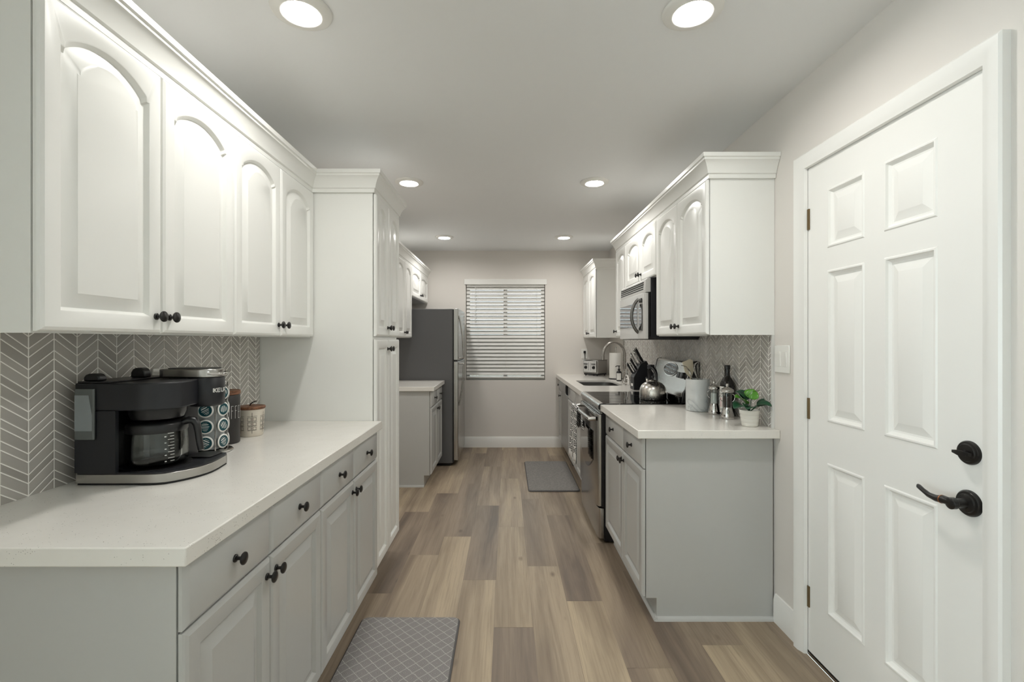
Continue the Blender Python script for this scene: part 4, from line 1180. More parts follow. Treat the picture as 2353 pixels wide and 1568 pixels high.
    wd = [0.016, 0.014, 0.012, 0.012, 0.0115, 0.0115, 0.0105]; th = [0.010, 0.011, 0.012, 0.011, 0.009, 0.009, 0.008]
    rows = []
    for i, p in enumerate(pts):
        p = Vector(p)
        tg = (Vector(pts[min(i + 1, 6)]) - Vector(pts[max(i - 1, 0)])).normalized()
        nn = tg.cross(side).normalized()
        rows.append([p + side * wd[i] * math.cos(2 * PI * q / 12) + nn * th[i] * math.sin(2 * PI * q / 12) for q in range(12)])
    mb.loops(rows).build('carafe_handle', M['black_plastic'], ca, smooth=60)
    mk = MB()
    a0 = math.radians(-40)
    for i in range(10):
        z = zc + 0.018 + i * 0.0092
        rr = 0.0832 - 0.0045 * max(0, (z - zc - 0.03)) / 0.075
        ff = cyl(cx, cy, rr + 0.0008, a0)
        stroke(mk, ff, (0.008 + (0.006 if i % 2 == 0 else 0.0), z), (0.024, z), 0.0014)
        if i % 2 == 0: stroke(mk, ff, (0.0, z), (0.0025, z), 0.0028)
    mk.build('cup_markings', M['white_ink'], ca, smooth=0, recalc=False)
build_coffee_maker()

# ------------------------------------------------------------------ pod carousel and pods
def build_carousel():
    cx, cy, Z = -1.130, 1.785, CT
    t = thing('pod_carousel', 'clear and chrome spinning rack of coffee pods beside the coffee maker', 'pod rack', (cx, cy, Z))
    MB().lathe([(0.078, 0.0006), (0.080, 0.004), (0.076, 0.008), (0.03, 0.012), (0.0, 0.012)], (cx, cy, Z), n=40, cap0=True).build('base', M['chrome'], t, smooth=50)
    hexa = [(cx + 0.050 * math.cos(math.radians(-70 + 60 * k + 30)), cy + 0.050 * math.sin(math.radians(-70 + 60 * k + 30))) for k in range(6)]
    MB().prism(hexa, Z + 0.014, Z + 0.262).build('core', painted('grey_rack_plastic', srgb(176, 180, 180), 0.3, 0.03), t, smooth=0)
    MB().lathe([(0.060, 0.262), (0.062, 0.265), (0.060, 0.268), (0.0, 0.270)], (cx, cy, Z), n=32, cap0=True).build('cap', M['chrome'], t, smooth=50)
    for k in range(6):
        a = math.radians(-70 + 60 * k + 30)
        x, y = cx + 0.060 * math.cos(a), cy + 0.060 * math.sin(a)
        MB().tube([(x, y, Z + 0.010), (x, y, Z + 0.263)], 0.0022, 8).build('upright', M['chrome'], t)
    # pods: one built at the origin facing +X, then copied
    faces = [(-70, 'the carafe'), (-10, 'the walkway'), (50, 'the pantry')]
    rows = ['bottom row', 'second row up', 'third row up', 'top row']
    proto = None
    for fi, (deg, fl) in enumerate(faces):
        for ri in range(4):
            a = math.radians(deg)
            loc = (cx + 0.0475 * math.cos(a), cy + 0.0475 * math.sin(a), Z + 0.042 + ri * 0.0605)
            lab = 'teal coffee pod in the rack, %s, facing %s' % (rows[ri], fl)
            if proto is None:
                r = thing('coffee_pod', lab, 'coffee pod', (0, 0, 0), 'coffee pods in the rack')
                MB().lathe([(0.014, -0.0005 + 0.0), (0.0165, 0.004), (0.0195, 0.010)], (0, 0, 0), (1, 0, 0), 24).build('cup', M['white_plastic'], r, smooth=50)
                MB().lathe([(0.0195, 0.0102), (0.0262, 0.0106), (0.0266, 0.0122), (0.0255, 0.0134), (0.0215, 0.0136)], (0, 0, 0), (1, 0, 0), 32).build('rim', M['white_plastic'], r, smooth=50)
                fo = MB().lathe([(0.0215, 0.01365), (0.0213, 0.0141), (0.0, 0.0142)], (0, 0, 0), (1, 0, 0), 32, cap0=True).build('foil', M['pod_teal'], r, smooth=0)
                mk = MB()
                sf = lambda u, v: (0.0144, u, v)
                for (u0, u1, v, w) in ((-0.012, 0.012, 0.001, 0.0026), (-0.010, 0.010, -0.004, 0.0018), (-0.008, 0.006, 0.0145, 0.0012), (-0.009, -0.004, 0.0085, 0.004), (-0.002, 0.003, 0.0085, 0.004), (0.006, 0.009, 0.0085, 0.003), (-0.008, 0.008, -0.010, 0.002), (-0.005, 0.005, -0.0145, 0.0014)):
                    stroke(mk, sf, (u0, v), (u1, v), w, 1)
                mk.build('print', M['white_ink'], fo, smooth=0, recalc=False)
                proto = r
            else:
                r = proto.copy(); C.objects.link(r)
                r['label'] = lab
                for ch in list(proto.children):
                    c = ch.copy(); C.objects.link(c); c.parent = r
                    for gc in ch.children:
                        d = gc.copy(); C.objects.link(d); d.parent = c
            r.location = loc
            r.rotation_euler = ((0.5 * (ri - 1) + fi * 0.9), 0, a)
            r.rotation_mode = 'XYZ'
build_carousel()

# ------------------------------------------------------------------ canisters
def build_canisters():
    cx, cy, Z = -1.158, 1.935, CT
    t = thing('canister', 'tall black coffee canister with white lettering and wooden lid', 'canister', (cx, cy, Z))
    b = MB().lathe([(0.049, 0.0006), (0.052, 0.004), (0.0525, 0.100), (0.0525, 0.196), (0.050, 0.199)], (cx, cy, Z), n=48).build('jar', M['canister_black'], t, smooth=50)
    MB().lathe([(0.0515, 0.1995), (0.054, 0.202), (0.054, 0.214), (0.051, 0.217), (0.0, 0.217)], (cx, cy, Z), n=48, cap0=True).build('lid', M['wood_lid'], t, smooth=40)
    mb = MB()
    f = cyl(cx, cy, 0.0532, math.radians(-72))
    u = 0.0
    write(mb, f, 'COFFEE', 0.0, Z + 0.104, 0.0085, 0.050, 0.0075, 0.0014)
    mb.build('lettering', M['white_ink'], b, smooth=0, recalc=False)
    cx, cy = -1.137, 2.09
    t = thing('canister', 'short cream canister with black square pattern and wooden lid', 'canister', (cx, cy, Z))
    R = lambda z: 0.0475 + 0.0065 * (z / 0.118)
    b = MB().lathe([(0.045, 0.0006), (0.0475, 0.004)] + [(R(z), z) for z in (0.03, 0.06, 0.09, 0.118)], (cx, cy, Z), n=48).build('jar', M['canister_cream'], t, smooth=50)
    l = MB().lathe([(0.0535, 0.1183), (0.0565, 0.121), (0.0575, 0.128), (0.055, 0.131), (0.0, 0.132)], (cx, cy, Z), n=48, cap0=True).build('lid', M['wood_lid'], t, smooth=40)
    MB().tube([(cx - 0.006, cy, Z + 0.130), (cx - 0.004, cy, Z + 0.139), (cx + 0.008, cy - 0.002, Z + 0.147), (cx + 0.026, cy - 0.004, Z + 0.153)], [0.0035, 0.003, 0.0026, 0.002], 8).build('lid_loop', M['ink'], l)
    mb = MB()
    camA = math.degrees(math.atan2(-cy, -cx))
    for bk in range(-4, 5):
        a0 = math.radians(camA + bk * 58 + 3)
        def sf(u, v):
            r = R(v) + 0.0007
            return (cx + r * math.cos(a0 + u / 0.05), cy + r * math.sin(a0 + u / 0.05), Z + v)
        stroke(mb, sf, (0, 0.016), (0, 0.106), 0.0016, 6)
        for v in (0.090, 0.066, 0.047, 0.028):
            stroke(mb, sf, (-0.017, v), (0.019, v + 0.001), 0.0011, 6)
        for (v0, v1) in ((0.070, 0.085), (0.050, 0.063), (0.031, 0.043)):
            for s_ in (-1, 1):
                ua, ub = s_ * 0.004, s_ * 0.016
                stroke(mb, sf, (ua, v0), (ub, v0), 0.0012); stroke(mb, sf, (ua, v1), (ub, v1), 0.0012)
                stroke(mb, sf, (ua, v0), (ua, v1), 0.0012); stroke(mb, sf, (ub, v0), (ub, v1), 0.0012)
    mb.build('square_pattern', M['ink'], b, smooth=0, recalc=False)
build_canisters()

# ------------------------------------------------------------------ things on the range-side counter
def build_crock():
    cx, cy, Z = 1.149, 2.83, CT
    t = thing('utensil_crock', 'white marbled utensil crock holding a whisk and spatula', 'crock', (cx, cy, Z))
    MB().lathe([(0.064, 0.0006), (0.068, 0.003), (0.069, 0.05), (0.069, 0.188), (0.0675, 0.190), (0.0640, 0.188), (0.0635, 0.012), (0.0, 0.010)], (cx, cy, Z), n=56, cap0=True).build('jar', M['marble'], t, smooth=50)
    # whisk
    w = thing('whisk', 'wire balloon whisk standing in the marbled crock', 'whisk', (cx + 0.02, cy - 0.01, Z + 0.012))
    bx, by_, bz = cx + 0.012, cy - 0.005, Z + 0.02
    tip = Vector((cx + 0.006, cy - 0.012, Z + 0.285)); bot = Vector((bx, by_, bz))
    ax = (tip - bot).normalized(); e1 = ax.orthogonal().normalized(); e2 = ax.cross(e1)
    MB().tube([bot, bot + ax * 0.14], [0.007, 0.006], 12).build('handle', M['steel'], w)
    n0 = bot + ax * 0.14
    for k in range(5):
        a = PI * k / 5
        dr = e1 * math.cos(a) + e2 * math.sin(a)
        pts = []
        for i in range(21):
            q = i / 20 * PI
            rr = 0.034 * math.sin(q) ** 0.85 if 0 < i < 20 else 0.0
            # loop up one side and down the other
            ang = i / 20 * 2 * PI
            h = 0.5 - 0.5 * math.cos(ang)
            sgn = math.sin(ang)
            pts.append(n0 + ax * 0.132 * h ** 0.75 + dr * 0.043 * sgn * (0.30 + 0.70 * h) * 1.15)
        MB().tube(pts, 0.0011, 6, caps=True).build('wire_loop', M['chrome'], w)
    # spatula
    s = thing('spatula', 'wide cream spatula standing in the marbled crock', 'spatula', (cx - 0.02, cy + 0.02, Z + 0.012))
    hb, ht = Vector((cx + 0.005, cy + 0.028, Z + 0.02)), Vector((cx - 0.034, cy + 0.03, Z + 0.21))
    MB().tube([hb, ht], [0.006, 0.005], 10).build('handle', M['spatula'], s)
    ax = (ht - hb).normalized()
    sd = Vector((1, 0.15, 0)); sd = (sd - ax * sd.dot(ax)).normalized(); nn = ax.cross(sd)
    prof = [(-0.008, -0.01), (0.008, -0.01), (0.030, 0.025), (0.036, 0.085), (0.020, 0.096), (-0.034, 0.088), (-0.030, 0.025)]
    L = [[ht + sd * u + ax * v + nn * h for u, v in prof] for h in (-0.002, 0.002)]
    MB().loops(L).build('blade', M['spatula'], s, bevel=0.001)
    # steel skimmer with a bowed handle strap
    k = thing('slotted_turner', 'bowed steel turner leaning out of the marbled crock', 'turner', (cx - 0.03, cy + 0.03, Z + 0.012))
    pts = [Vector((cx - 0.012, cy - 0.02, Z + 0.016)), Vector((cx - 0.045, cy - 0.024, Z + 0.195)), Vector((cx - 0.060, cy - 0.026, Z + 0.240)), Vector((cx - 0.088, cy - 0.028, Z + 0.268)), Vector((cx - 0.122, cy - 0.030, Z + 0.276))]
    wdt = [0.005, 0.006, 0.008, 0.016, 0.026]
    rows = []
    for i, p in enumerate(pts):
        tg = (pts[min(i + 1, 4)] - pts[max(i - 1, 0)]).normalized()
        sdv = Vector((0, 1, 0)); sdv = (sdv - tg * sdv.dot(tg)).normalized(); nv = tg.cross(sdv)
        rows.append([p + sdv * wdt[i] + nv * 0.0012, p - sdv * wdt[i] + nv * 0.0012, p - sdv * wdt[i] - nv * 0.0012, p + sdv * wdt[i] - nv * 0.0012])
    MB().loops(rows).build('strap', M['chrome'], k, smooth=60)
build_crock()

def build_mill(cx, cy, label, fill, fillname):
    Z = CT
    t = thing('spice_mill', label, 'mill', (cx, cy, Z))
    MB().lathe([(0.033, 0.0006), (0.034, 0.004), (0.033, 0.022), (0.028, 0.040), (0.0235, 0.058), (0.0235, 0.062)], (cx, cy, Z), n=36).build('grinder_base', M['chrome'], t, smooth=50)
    g_ = MB().lathe([(0.0232, 0.0622), (0.0232, 0.140), (0.0218, 0.140), (0.0218, 0.0622)], (cx, cy, Z), n=36, cap0=False, cap1=False)
    gl = g_.build('glass_body', M['thin_glass'], t, smooth=50)
    MB().lathe([(0.0205, 0.0626), (0.0205, 0.122), (0.0, 0.126)], (cx, cy, Z), n=24, cap0=True).build(fillname, fill, gl, smooth=50)
    MB().lathe([(0.0245, 0.1402), (0.031, 0.143), (0.033, 0.149), (0.032, 0.156), (0.022, 0.165), (0.010, 0.170), (0.006, 0.172), (0.005, 0.176), (0.0078, 0.180), (0.0078, 0.186), (0.004, 0.190), (0.0, 0.190)], (cx, cy, Z), n=36, cap0=True).build('cap', M['chrome'], t, smooth=50)
    for s_ in (-1, 1):
        a = math.atan2(-cy, -cx) + PI / 2
        ux, uv = math.cos(a) * s_, math.sin(a) * s_
        pts = [(cx + ux * r, cy + uv * r, Z + z) for r, z in ((0.022, 0.134), (0.032, 0.131), (0.037, 0.118), (0.034, 0.102), (0.0245, 0.092))]
        MB().tube(pts, 0.0018, 8).build('wire_handle', M['chrome'], t)
build_mill(1.188, 2.535, 'steel and glass pepper mill standing before the dark bottle', M['pepper'], 'peppercorns')
build_mill(1.186, 2.690, 'steel and glass salt mill between the crock and the dark bottle', M['salt'], 'salt_fill')

def build_bottle():
    cx, cy, Z = 1.232, 2.630, CT
    t = thing('oil_bottle', 'dark glass oil bottle with a pale label behind the mills', 'bottle', (cx, cy, Z))
    b = MB().lathe([(0.034, 0.0006), (0.037, 0.004), (0.0375, 0.02), (0.0375, 0.168), (0.036, 0.182), (0.028, 0.202), (0.018, 0.218), (0.0145, 0.228), (0.0140, 0.262)], (cx, cy, Z), n=44).build('glass_body', M['bottle_glass'], t, smooth=50)
    MB().lathe([(0.0155, 0.2622), (0.0158, 0.264), (0.0158, 0.282), (0.0145, 0.284), (0.0, 0.284)], (cx, cy, Z), n=28, cap0=True).build('cap', M['black_plastic'], t, smooth=40)
    f = cyl(cx, cy, 0.0381, math.radians(-205))
    mb = MB()
    for i in range(14):
        u0, u1 = 0.046 * i / 14, 0.046 * (i + 1) / 14
        mb.add([f(u0, Z + 0.02), f(u1, Z + 0.02), f(u1, Z + 0.165), f(u0, Z + 0.165)], [(0, 1, 2, 3)])
    lb = mb.build('label_paper', M['paper'], b, smooth=60, recalc=False)
    f2 = cyl(cx, cy, 0.0386, math.radians(-205))
    mb = MB()
    stroke(mb, f2, (0.030, Z + 0.058), (0.030, Z + 0.098), 0.016, 4)
    mb.build('label_emblem', M['red_ink'], lb, smooth=0, recalc=False)
    mb = MB()
    for i, z in enumerate((0.036, 0.043, 0.110, 0.118, 0.128, 0.140, 0.148, 0.156)):
        stroke(mb, f2, (0.010, Z + z), (0.040 - 0.004 * (i % 3), Z + z), 0.0022, 5)
    mb.build('label_lines', M['ink'], lb, smooth=0, recalc=False)
build_bottle()

def build_plant():
    cx, cy, Z = 1.197, 2.318, CT
    t = thing('potted_plant', 'small green leafy plant in a white ribbed pot', 'plant', (cx, cy, Z))
    prof = [(0.034, 0.0006), (0.037, 0.004), (0.0385, 0.016), (0.0378, 0.0185), (0.0395, 0.021), (0.0412, 0.036), (0.0405, 0.0385), (0.0422, 0.041), (0.0435, 0.056), (0.0428, 0.058), (0.0450, 0.0605), (0.0475, 0.076), (0.0472, 0.080), (0.0435, 0.080), (0.0420, 0.066), (0.0, 0.066)]
    MB().lathe(prof, (cx, cy, Z), n=48, cap0=True).build('pot', M['pot_white'], t, smooth=40)
    MB().lathe([(0.0415, 0.0665), (0.041, 0.069), (0.0, 0.072)], (cx, cy, Z), n=32, cap0=True).build('soil', M['soil'], t, smooth=50)
    base = Vector((cx, cy, Z + 0.070))
    def leaf(az, elev, length, width, droop, stem, mat, roll=0.0):
        d = Vector((math.cos(az), math.sin(az), 0)); up = Vector((0, 0, 1)); sd = Vector((-math.sin(az), math.cos(az), 0))
        sd = (sd * math.cos(roll) + up * math.sin(roll)).normalized()
        mid = []
        p = base.copy(); e = elev
        n = 12
        pts = [p.copy()]
        for i in range(1, 6):
            p = p + (d * math.cos(e) + up * math.sin(e)) * stem / 5; pts.append(p.copy())
        sp = pts[:]
        lp = [p.copy()]
        for i in range(1, n + 1):
            e -= droop / n
            p = p + (d * math.cos(e) + up * math.sin(e)) * length / n
            lp.append(p.copy())
        rows = []
        for i, q in enumerate(lp):
            s_ = i / n
            w = width * (math.sin(PI * min(1, s_ ** 0.72 * 0.985 + 0.012)) ** 0.75)
            tg = (lp[min(i + 1, n)] - lp[max(i - 1, 0)]).normalized()
            nv = sd.cross(tg).normalized()
            if nv.z < 0: nv = -nv
            row = []
            for c in (-1, -0.6, -0.2, 0, 0.2, 0.6, 1):
                row.append(q + sd * w * c + nv * (abs(c) ** 1.3 * w * 0.28))
            rows.append(row)
        mb = MB()
        for off in (0, 1):
            pass
        m = len(rows[0])
        V = [x for r in rows for x in r]
        F = [(i * m + j, i * m + j + 1, (i + 1) * m + j + 1, (i + 1) * m + j) for i in range(n) for j in range(m - 1)]
        mb.add(V, F)
        o = mb.build('leaf', mat, t, smooth=80)
        so = o.modifiers.new('thickness', 'SOLIDIFY'); so.thickness = 0.0008; so.offset = 0
        st = MB().tube(sp, [0.0024, 0.0022, 0.002, 0.002, 0.002, 0.0018], 8).build('stem', M['plant_dark'], o)
    D = math.radians
    leaf(D(205), D(38), 0.085, 0.036, D(75), 0.040, M['plant_dark'], -0.25)
    leaf(D(195), D(58), 0.072, 0.034, D(55), 0.048, M['plant_light'], -0.35)
    leaf(D(-15), D(40), 0.090, 0.034, D(62), 0.042, M['plant_dark'], 0.35)
    leaf(D(-50), D(46), 0.080, 0.028, D(75), 0.040, M['plant_dark'], 0.3)
    leaf(D(40), D(74), 0.056, 0.036, D(25), 0.062, M['plant_light'], 0.25)
    leaf(D(100), D(66), 0.070, 0.034, D(45), 0.060, M['plant_dark'])
    leaf(D(150), D(70), 0.060, 0.030, D(50), 0.060, M['plant_dark'], -0.2)
    leaf(D(-125), D(42), 0.070, 0.030, D(80), 0.034, M['plant_dark'], -0.3)
    # thin wire tendrils
    MB().tube([base + Vector((0, 0, 0.02)), base + Vector((-0.01, 0.01, 0.075)), base + Vector((0.02, 0.012, 0.098)), base + Vector((0.062, 0.012, 0.104))], 0.0008, 6).build('tendril', M['ink'], t)
    MB().tube([base + Vector((0, 0, 0.02)), base + Vector((0.0, 0.015, 0.078)), base + Vector((-0.03, 0.014, 0.094)), base + Vector((-0.048, 0.014, 0.106))], 0.0008, 6).build('tendril', M['ink'], t)
build_plant()

# ------------------------------------------------------------------ things beyond: kettle, knife block, towel roll, toaster, bottles, dish towel
def build_kettle():
    cx, cy, Z = 1.030, 3.32, 0.9196
    t = thing('kettle', 'stainless whistling kettle with black handle on the cooktop', 'kettle', (cx, cy, Z))
    b = MB().lathe([(0.086, 0.0004), (0.091, 0.004), (0.091, 0.012), (0.092, 0.014), (0.0915, 0.055), (0.088, 0.078), (0.078, 0.100), (0.060, 0.117), (0.036, 0.128), (0.030, 0.130)], (cx, cy, Z), n=64).build('body', M['steel_kettle'], t, smooth=60)
    MB().lathe([(0.0925, 0.0125), (0.0932, 0.0138), (0.0925, 0.015)], (cx, cy, Z), n=48, cap0=False, cap1=False).build('band', M['black_plastic'], b, smooth=60)
    MB().lathe([(0.031, 0.1302), (0.029, 0.135), (0.014, 0.140), (0.0, 0.141)], (cx, cy, Z), n=32, cap0=True).build('lid', M['steel_kettle'], t, smooth=50)
    MB().lathe([(0.006, 0.141), (0.005, 0.148), (0.011, 0.154), (0.011, 0.163), (0.006, 0.168), (0.0, 0.169)], (cx, cy, Z), n=20, cap0=True).build('lid_knob', M['black_plastic'], t, smooth=50)
    # spout away from the camera, towards the window
    sp = MB().tube([(cx - 0.008, cy + 0.054, Z + 0.098), (cx - 0.012, cy + 0.072, Z + 0.120), (cx - 0.014, cy + 0.082, Z + 0.136)], [0.017, 0.014, 0.012], 14).build('spout', M['steel_kettle'], t, smooth=50)
    MB().tube([(cx - 0.014, cy + 0.0825, Z + 0.137), (cx - 0.015, cy + 0.087, Z + 0.150)], [0.013, 0.011], 12).build('whistle_cap', M['black_plastic'], sp)
    # handle: bow from behind the lid up and over
    dx, dy = math.cos(math.radians(99)), math.sin(math.radians(99))
    P = lambda u, z: (cx + dx * u, cy + dy * u, Z + z)
    pts = [P(-0.055, 0.112), P(-0.060, 0.145), P(-0.052, 0.182), P(-0.034, 0.205), P(-0.010, 0.218), P(0.018, 0.222), P(0.044, 0.216), P(0.060, 0.196), P(0.062, 0.160), P(0.056, 0.112)]
    MB().tube(pts, [0.006, 0.007, 0.009, 0.012, 0.013, 0.013, 0.012, 0.009, 0.007, 0.006], 14).build('handle', M['black_plastic'], t, smooth=60)
    MB().obox(P(0.030, 0.228), (dx, dy, 0.0), (-dy, dx, 0), (0, 0, 1), 0.024, 0.018, 0.016).build('thumb_lever', M['black_satin'], t, bevel=0.005)
M['steel_kettle'] = metal('polished_steel', srgb(214, 210, 204), 0.27, (90, 90, 2), 0.07)
build_kettle()

def build_knife_block():
    Z = CT
    x0, y0 = 1.075, 4.00
    t = thing('knife_block', 'black knife block with steel-handled knives behind the kettle', 'knife block', (1.16, 4.05, Z))
    # side profile in x,z ; the slotted face leans back towards the wall
    prof = [(1.080, Z + 0.0006), (1.215, Z + 0.0006), (1.262, Z + 0.1134), (1.187, Z + 0.2495), (1.135, Z + 0.2167), (1.080, Z + 0.1071)]
    b = MB().prism_y(prof, 4.000, 4.115).build('block', M['black_satin'], t, bevel=0.003, smooth=0)
    MB().box(1.0785, 1.0797, 4.03, 4.085, Z + 0.0300, Z + 0.0520).build('sticker', M['white_plastic'], b, smooth=0)
    n0 = Vector((1.080, 0, Z + 0.1071)); n1 = Vector((1.135, 0, Z + 0.2167)); n2 = Vector((1.187, 0, Z + 0.2495))
    ax = Vector((-0.50, 0, 0.866)).normalized()
    def knife(px, pz, py, ln, w, lab, steel=False, tilt=0.0):
        a = Vector((ax.x, tilt, ax.z)).normalized()
        p = Vector((px, py, pz)) + a * 0.001
        k = thing('knife', lab, 'knife', p, 'knives in the black block')
        sd = Vector((0.84, 0, 0.55)); nn = a.cross(sd).normalized()
        prof = [(0.0, 0.55), (0.12, 0.9), (0.4, 0.8), (0.75, 0.95), (0.95, 1.05), (1.0, 0.7)]
        rows = [[p + a * ln * q + sd * w * s_ * math.cos(2 * PI * i / 12) + nn * 0.0085 * s_ * math.sin(2 * PI * i / 12) for i in range(12)] for q, s_ in prof]
        MB().loops(rows).build('handle', M['chrome'] if steel else M['black_plastic'], k, smooth=50)
        rows = [[p + a * (ln * q) + sd * (w * 1.08 if e else w * 1.02) * math.cos(2 * PI * i / 12) + nn * 0.0092 * math.sin(2 * PI * i / 12) for i in range(12)] for e, q in ((0, 0.90), (1, 1.005))]
        MB().loops(rows).build('end_cap', M['chrome'], k, smooth=50)
    knife(1.172, Z + 0.2394, 4.058, 0.135, 0.013, 'long black-handled knife at the top of the black block', False)
    knife(1.150, Z + 0.2243, 4.040, 0.130, 0.014, 'broad steel-handled knife beside the top knife in the black block', True)
    knife(1.130, Z + 0.2066, 4.080, 0.120, 0.012, 'steel-backed knife with rounded end in the middle of the black block', True, 0.05)
    knife(1.112, Z + 0.1701, 4.030, 0.115, 0.011, 'black knife with rounded steel butt low in the black block', False)
    knife(1.094, Z + 0.1348, 4.085, 0.105, 0.010, 'small knife in the lowest slot of the black block', False)
    knife(1.102, Z + 0.1512, 4.060, 0.085, 0.010, 'short steel knife near the lowest slot of the black block', True)
build_knife_block()

def build_far_counter():
    Z = CT
    cx, cy = 1.188, 5.14
    t = thing('paper_towel_holder', 'roll of white paper towels on an upright holder by the sink', 'paper towels', (cx, cy, Z))
    MB().lathe([(0.075, 0.0006), (0.076, 0.004), (0.074, 0.009), (0.0, 0.010)], (cx, cy, Z), n=40, cap0=True).build('stand', M['black_plastic'], t, smooth=50)
    MB().lathe([(0.005, 0.010), (0.005, 0.335), (0.009, 0.338), (0.009, 0.350), (0.0, 0.352)], (cx, cy, Z), n=16, cap0=True).build('post', M['chrome'], t, smooth=50)
    MB().lathe([(0.066, 0.0105), (0.067, 0.013), (0.067, 0.284), (0.066, 0.286), (0.021, 0.286), (0.020, 0.0105)], (cx, cy, Z), n=56).build('roll', M['paper'], t, smooth=40)
    # toaster, turned towards the room out of the corner; built at the origin, then placed
    a = thing('toaster', 'stainless four-slice toaster with two dials in the corner by the window', 'toaster', (0, 0, 0))
    w, dp = 0.105, 0.10
    MB().box(-w + 0.006, w - 0.006, -dp + 0.006, dp - 0.006, 0.012, 0.030).build('plinth', M['black_plastic'], a, bevel=0.003)
    MB().box(-w, w, -dp, dp, 0.0305, 0.186).build('shell', M['steel'], a, bevel=0.006, seg=3)
    MB().box(-w - 0.003, w + 0.003, -dp - 0.003, dp + 0.003, 0.1865, 0.193).build('top_plate', M['steel'], a, bevel=0.002)
    for xx in (-w + 0.025, w - 0.025):
        for yy in (-dp + 0.02, dp - 0.02):
            MB().lathe([(0.008, 0.0006), (0.009, 0.0118)], (xx, yy, 0), n=12).build('foot', M['black_plastic'], a)
    pn = MB().box(-w + 0.010, w - 0.022, -dp - 0.004, -dp - 0.0005, 0.045, 0.176).build('control_panel', M['steel_light'], a, bevel=0.002)
    for xx in (-0.062, 0.050):
        MB().lathe([(0.0195, 0.0), (0.019, 0.004), (0.015, 0.006), (0.014, 0.018), (0.0, 0.019)], (xx, -dp - 0.0042, 0.100), (0, -1, 0), 24).build('dial', M['black_plastic'], pn)
        MB().box(xx - 0.026, xx + 0.026, -dp - 0.020, -dp - 0.0042, 0.138, 0.146).build('lever', M['black_plastic'], pn, bevel=0.002)
    for xx in (-0.022, 0.010):
        MB().box(xx - 0.002, xx + 0.002, -dp - 0.0046, -dp - 0.0042, 0.065, 0.160).build('lever_slot', M['dark_cavity'], pn, smooth=0)
    th = math.radians(-45); tc = Vector((1.0645, 5.67, Z))
    inv = lambda x, y, z: ((x - tc.x) * math.cos(-th) - (y - tc.y) * math.sin(-th), (x - tc.x) * math.sin(-th) + (y - tc.y) * math.cos(-th), z - Z)
    cd = MB().tube([inv(*p) for p in ((0.968, YB - 0.030, 1.19), (0.969, YB - 0.036, 1.12), (0.971, YB - 0.032, 1.04), (0.985, YB - 0.030, 0.965), (1.01, YB - 0.035, CT + 0.008), (1.045, YB - 0.075, CT + 0.020))], 0.0038, 8).build('power_cord', M['black_plastic'], a)
    pg = MB().obox(inv(0.968, YB - 0.0202, 1.192), (math.cos(-th), math.sin(-th), 0), (-math.sin(-th), math.cos(-th), 0), (0, 0, 1), 0.013, 0.0136, 0.014).build('plug', M['black_plastic'], cd, bevel=0.004)
    a.location = tc; a.rotation_euler = (0, 0, th)
    # soap pump bottle with white label, white bottle, clear dispenser
    sx, sy = 1.168, 4.90
    s = thing('soap_bottle', 'black pump soap bottle with a white label before the paper towels', 'soap bottle', (sx, sy, Z))
    sb = MB().lathe([(0.026, 0.0006), (0.028, 0.004), (0.028, 0.085), (0.024, 0.098), (0.011, 0.106), (0.011, 0.114)], (sx, sy, Z), n=32).build('body', M['black_plastic'], s, smooth=50)
    f = cyl(sx, sy, 0.0286, math.radians(-158)); mb = MB()
    for i in range(10):
        u0, u1 = 0.05 * i / 10, 0.05 * (i + 1) / 10
        mb.add([f(u0, Z + 0.012), f(u1, Z + 0.012), f(u1, Z + 0.082), f(u0, Z + 0.082)], [(0, 1, 2, 3)])
    mb.build('label_paper', M['paper'], sb, smooth=60, recalc=False)
    pu = MB().lathe([(0.013, 0.1142), (0.013, 0.126), (0.005, 0.128), (0.005, 0.150), (0.012, 0.152), (0.012, 0.160), (0.0, 0.161)], (sx, sy, Z), n=20, cap0=True)
    pu.tube([(sx, sy, Z + 0.156), (sx - 0.028, sy - 0.01, Z + 0.156), (sx - 0.040, sy - 0.014, Z + 0.148)], 0.0045, 8)
    pu.build('pump', M['black_plastic'], s)
    wx, wy = 1.228, 4.86
    w = thing('white_bottle', 'plain white bottle with black cap between soap pump and knife block', 'bottle', (wx, wy, Z))
    MB().lathe([(0.024, 0.0006), (0.026, 0.004), (0.026, 0.110), (0.022, 0.124), (0.013, 0.132)], (wx, wy, Z), n=32).build('body', M['white_plastic'], w, smooth=50)
    MB().lathe([(0.0145, 0.1322), (0.0145, 0.158), (0.010, 0.162), (0.0, 0.162)], (wx, wy, Z), n=24, cap0=True).build('cap', M['black_plastic'], w, smooth=50)
    gx, gy = 1.135, 4.46
    d = thing('glass_dispenser', 'clear faceted glass bottle next to the knife block', 'bottle', (gx, gy, Z))
    MB().lathe([(0.028, 0.0006), (0.031, 0.004), (0.029, 0.05), (0.020, 0.085), (0.012, 0.10), (0.012, 0.125)], (gx, gy, Z), n=8).build('body', M['glass'], d, smooth=10)
    MB().lathe([(0.014, 0.1252), (0.014, 0.150), (0.005, 0.154), (0.004, 0.185), (0.0, 0.186)], (gx, gy, Z), n=20, cap0=True).build('stopper', M['chrome'], d, smooth=50)
build_far_counter()

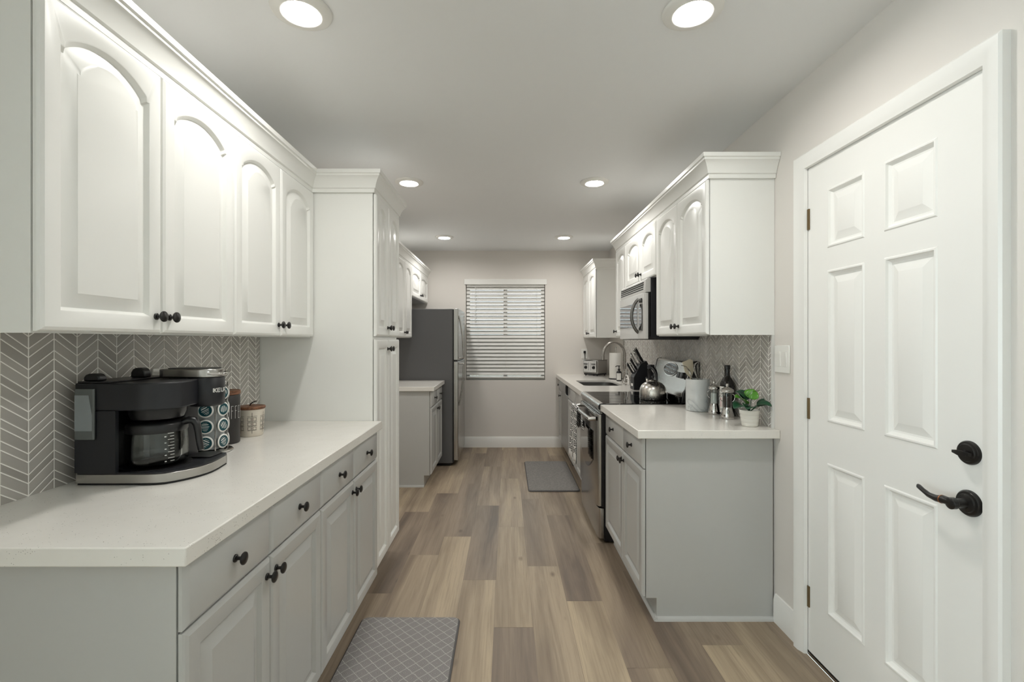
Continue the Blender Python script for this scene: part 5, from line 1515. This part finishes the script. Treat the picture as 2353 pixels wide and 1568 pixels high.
def build_towel():
    # folded over the range's oven handle; hangs in loose pleats on both sides of the bar
    yA, yB = 3.60, 3.80
    t = thing('dish_towel', 'black and white printed dish towel hanging over the oven handle', 'towel', (0.545, 3.70, 0.83))
    def cloth(ya, yb, yt0, yt1, xo, drop_f, drop_b, name, ph):
        bar_z, bar_x, r = 0.812, 0.543, 0.0165
        nu = 22
        prof = []
        for i in range(16): prof.append(('f', i / 15))
        for i in range(1, 8): prof.append(('o', i / 8))
        for i in range(10): prof.append(('b', i / 9))
        rows = []; uvs = []
        for j in range(nu + 1):
            s_ = j / nu
            row = []
            dist = 0
            for kind, q in prof:
                if kind == 'f':
                    down = (1 - q) * drop_f
                    x = bar_x - r - xo - 0.016 * (1 - q) * (0.55 + 0.45 * math.sin(s_ * 9.5 + ph)) - 0.006 * (1 - q)
                    z = bar_z - down
                    gather = q
                    L = drop_f - down
                elif kind == 'o':
                    a = PI * q
                    x = bar_x - (r + 0.001) * math.cos(a) - xo * (1 - q)
                    z = bar_z + (r + 0.001) * math.sin(a)
                    gather = 1
                    L = drop_f + r * a
                else:
                    down = q * drop_b
                    x = bar_x + r + 0.001 + 0.003 * q * (0.5 + 0.5 * math.sin(s_ * 9.5 + ph))
                    z = bar_z - down
                    gather = 1 - q
                    L = drop_f + r * PI + down
                y = lerp(lerp(ya, yb, s_), lerp(yt0, yt1, s_), gather)
                row.append((x, y, z))
                uvs.append((s_ * 0.26 + ph, L))
            rows.append(row)
        m = len(prof)
        mb = MB()
        mb.add([p for r_ in rows for p in r_], [(j * m + i, j * m + i + 1, (j + 1) * m + i + 1, (j + 1) * m + i) for j in range(nu) for i in range(m - 1)])
        o = mb.build(name, M['towel'], t, smooth=80, uv=uvs)
        so = o.modifiers.new('thickness', 'SOLIDIFY'); so.thickness = 0.0022; so.offset = 1
        return o
    cloth(3.665, 3.83, 3.70, 3.80, 0.004, 0.40, 0.16, 'folded_half', 0.3)
    cloth(3.46, 3.655, 3.56, 3.695, 0.0, 0.39, 0.14, 'folded_half', 1.9)
build_towel()
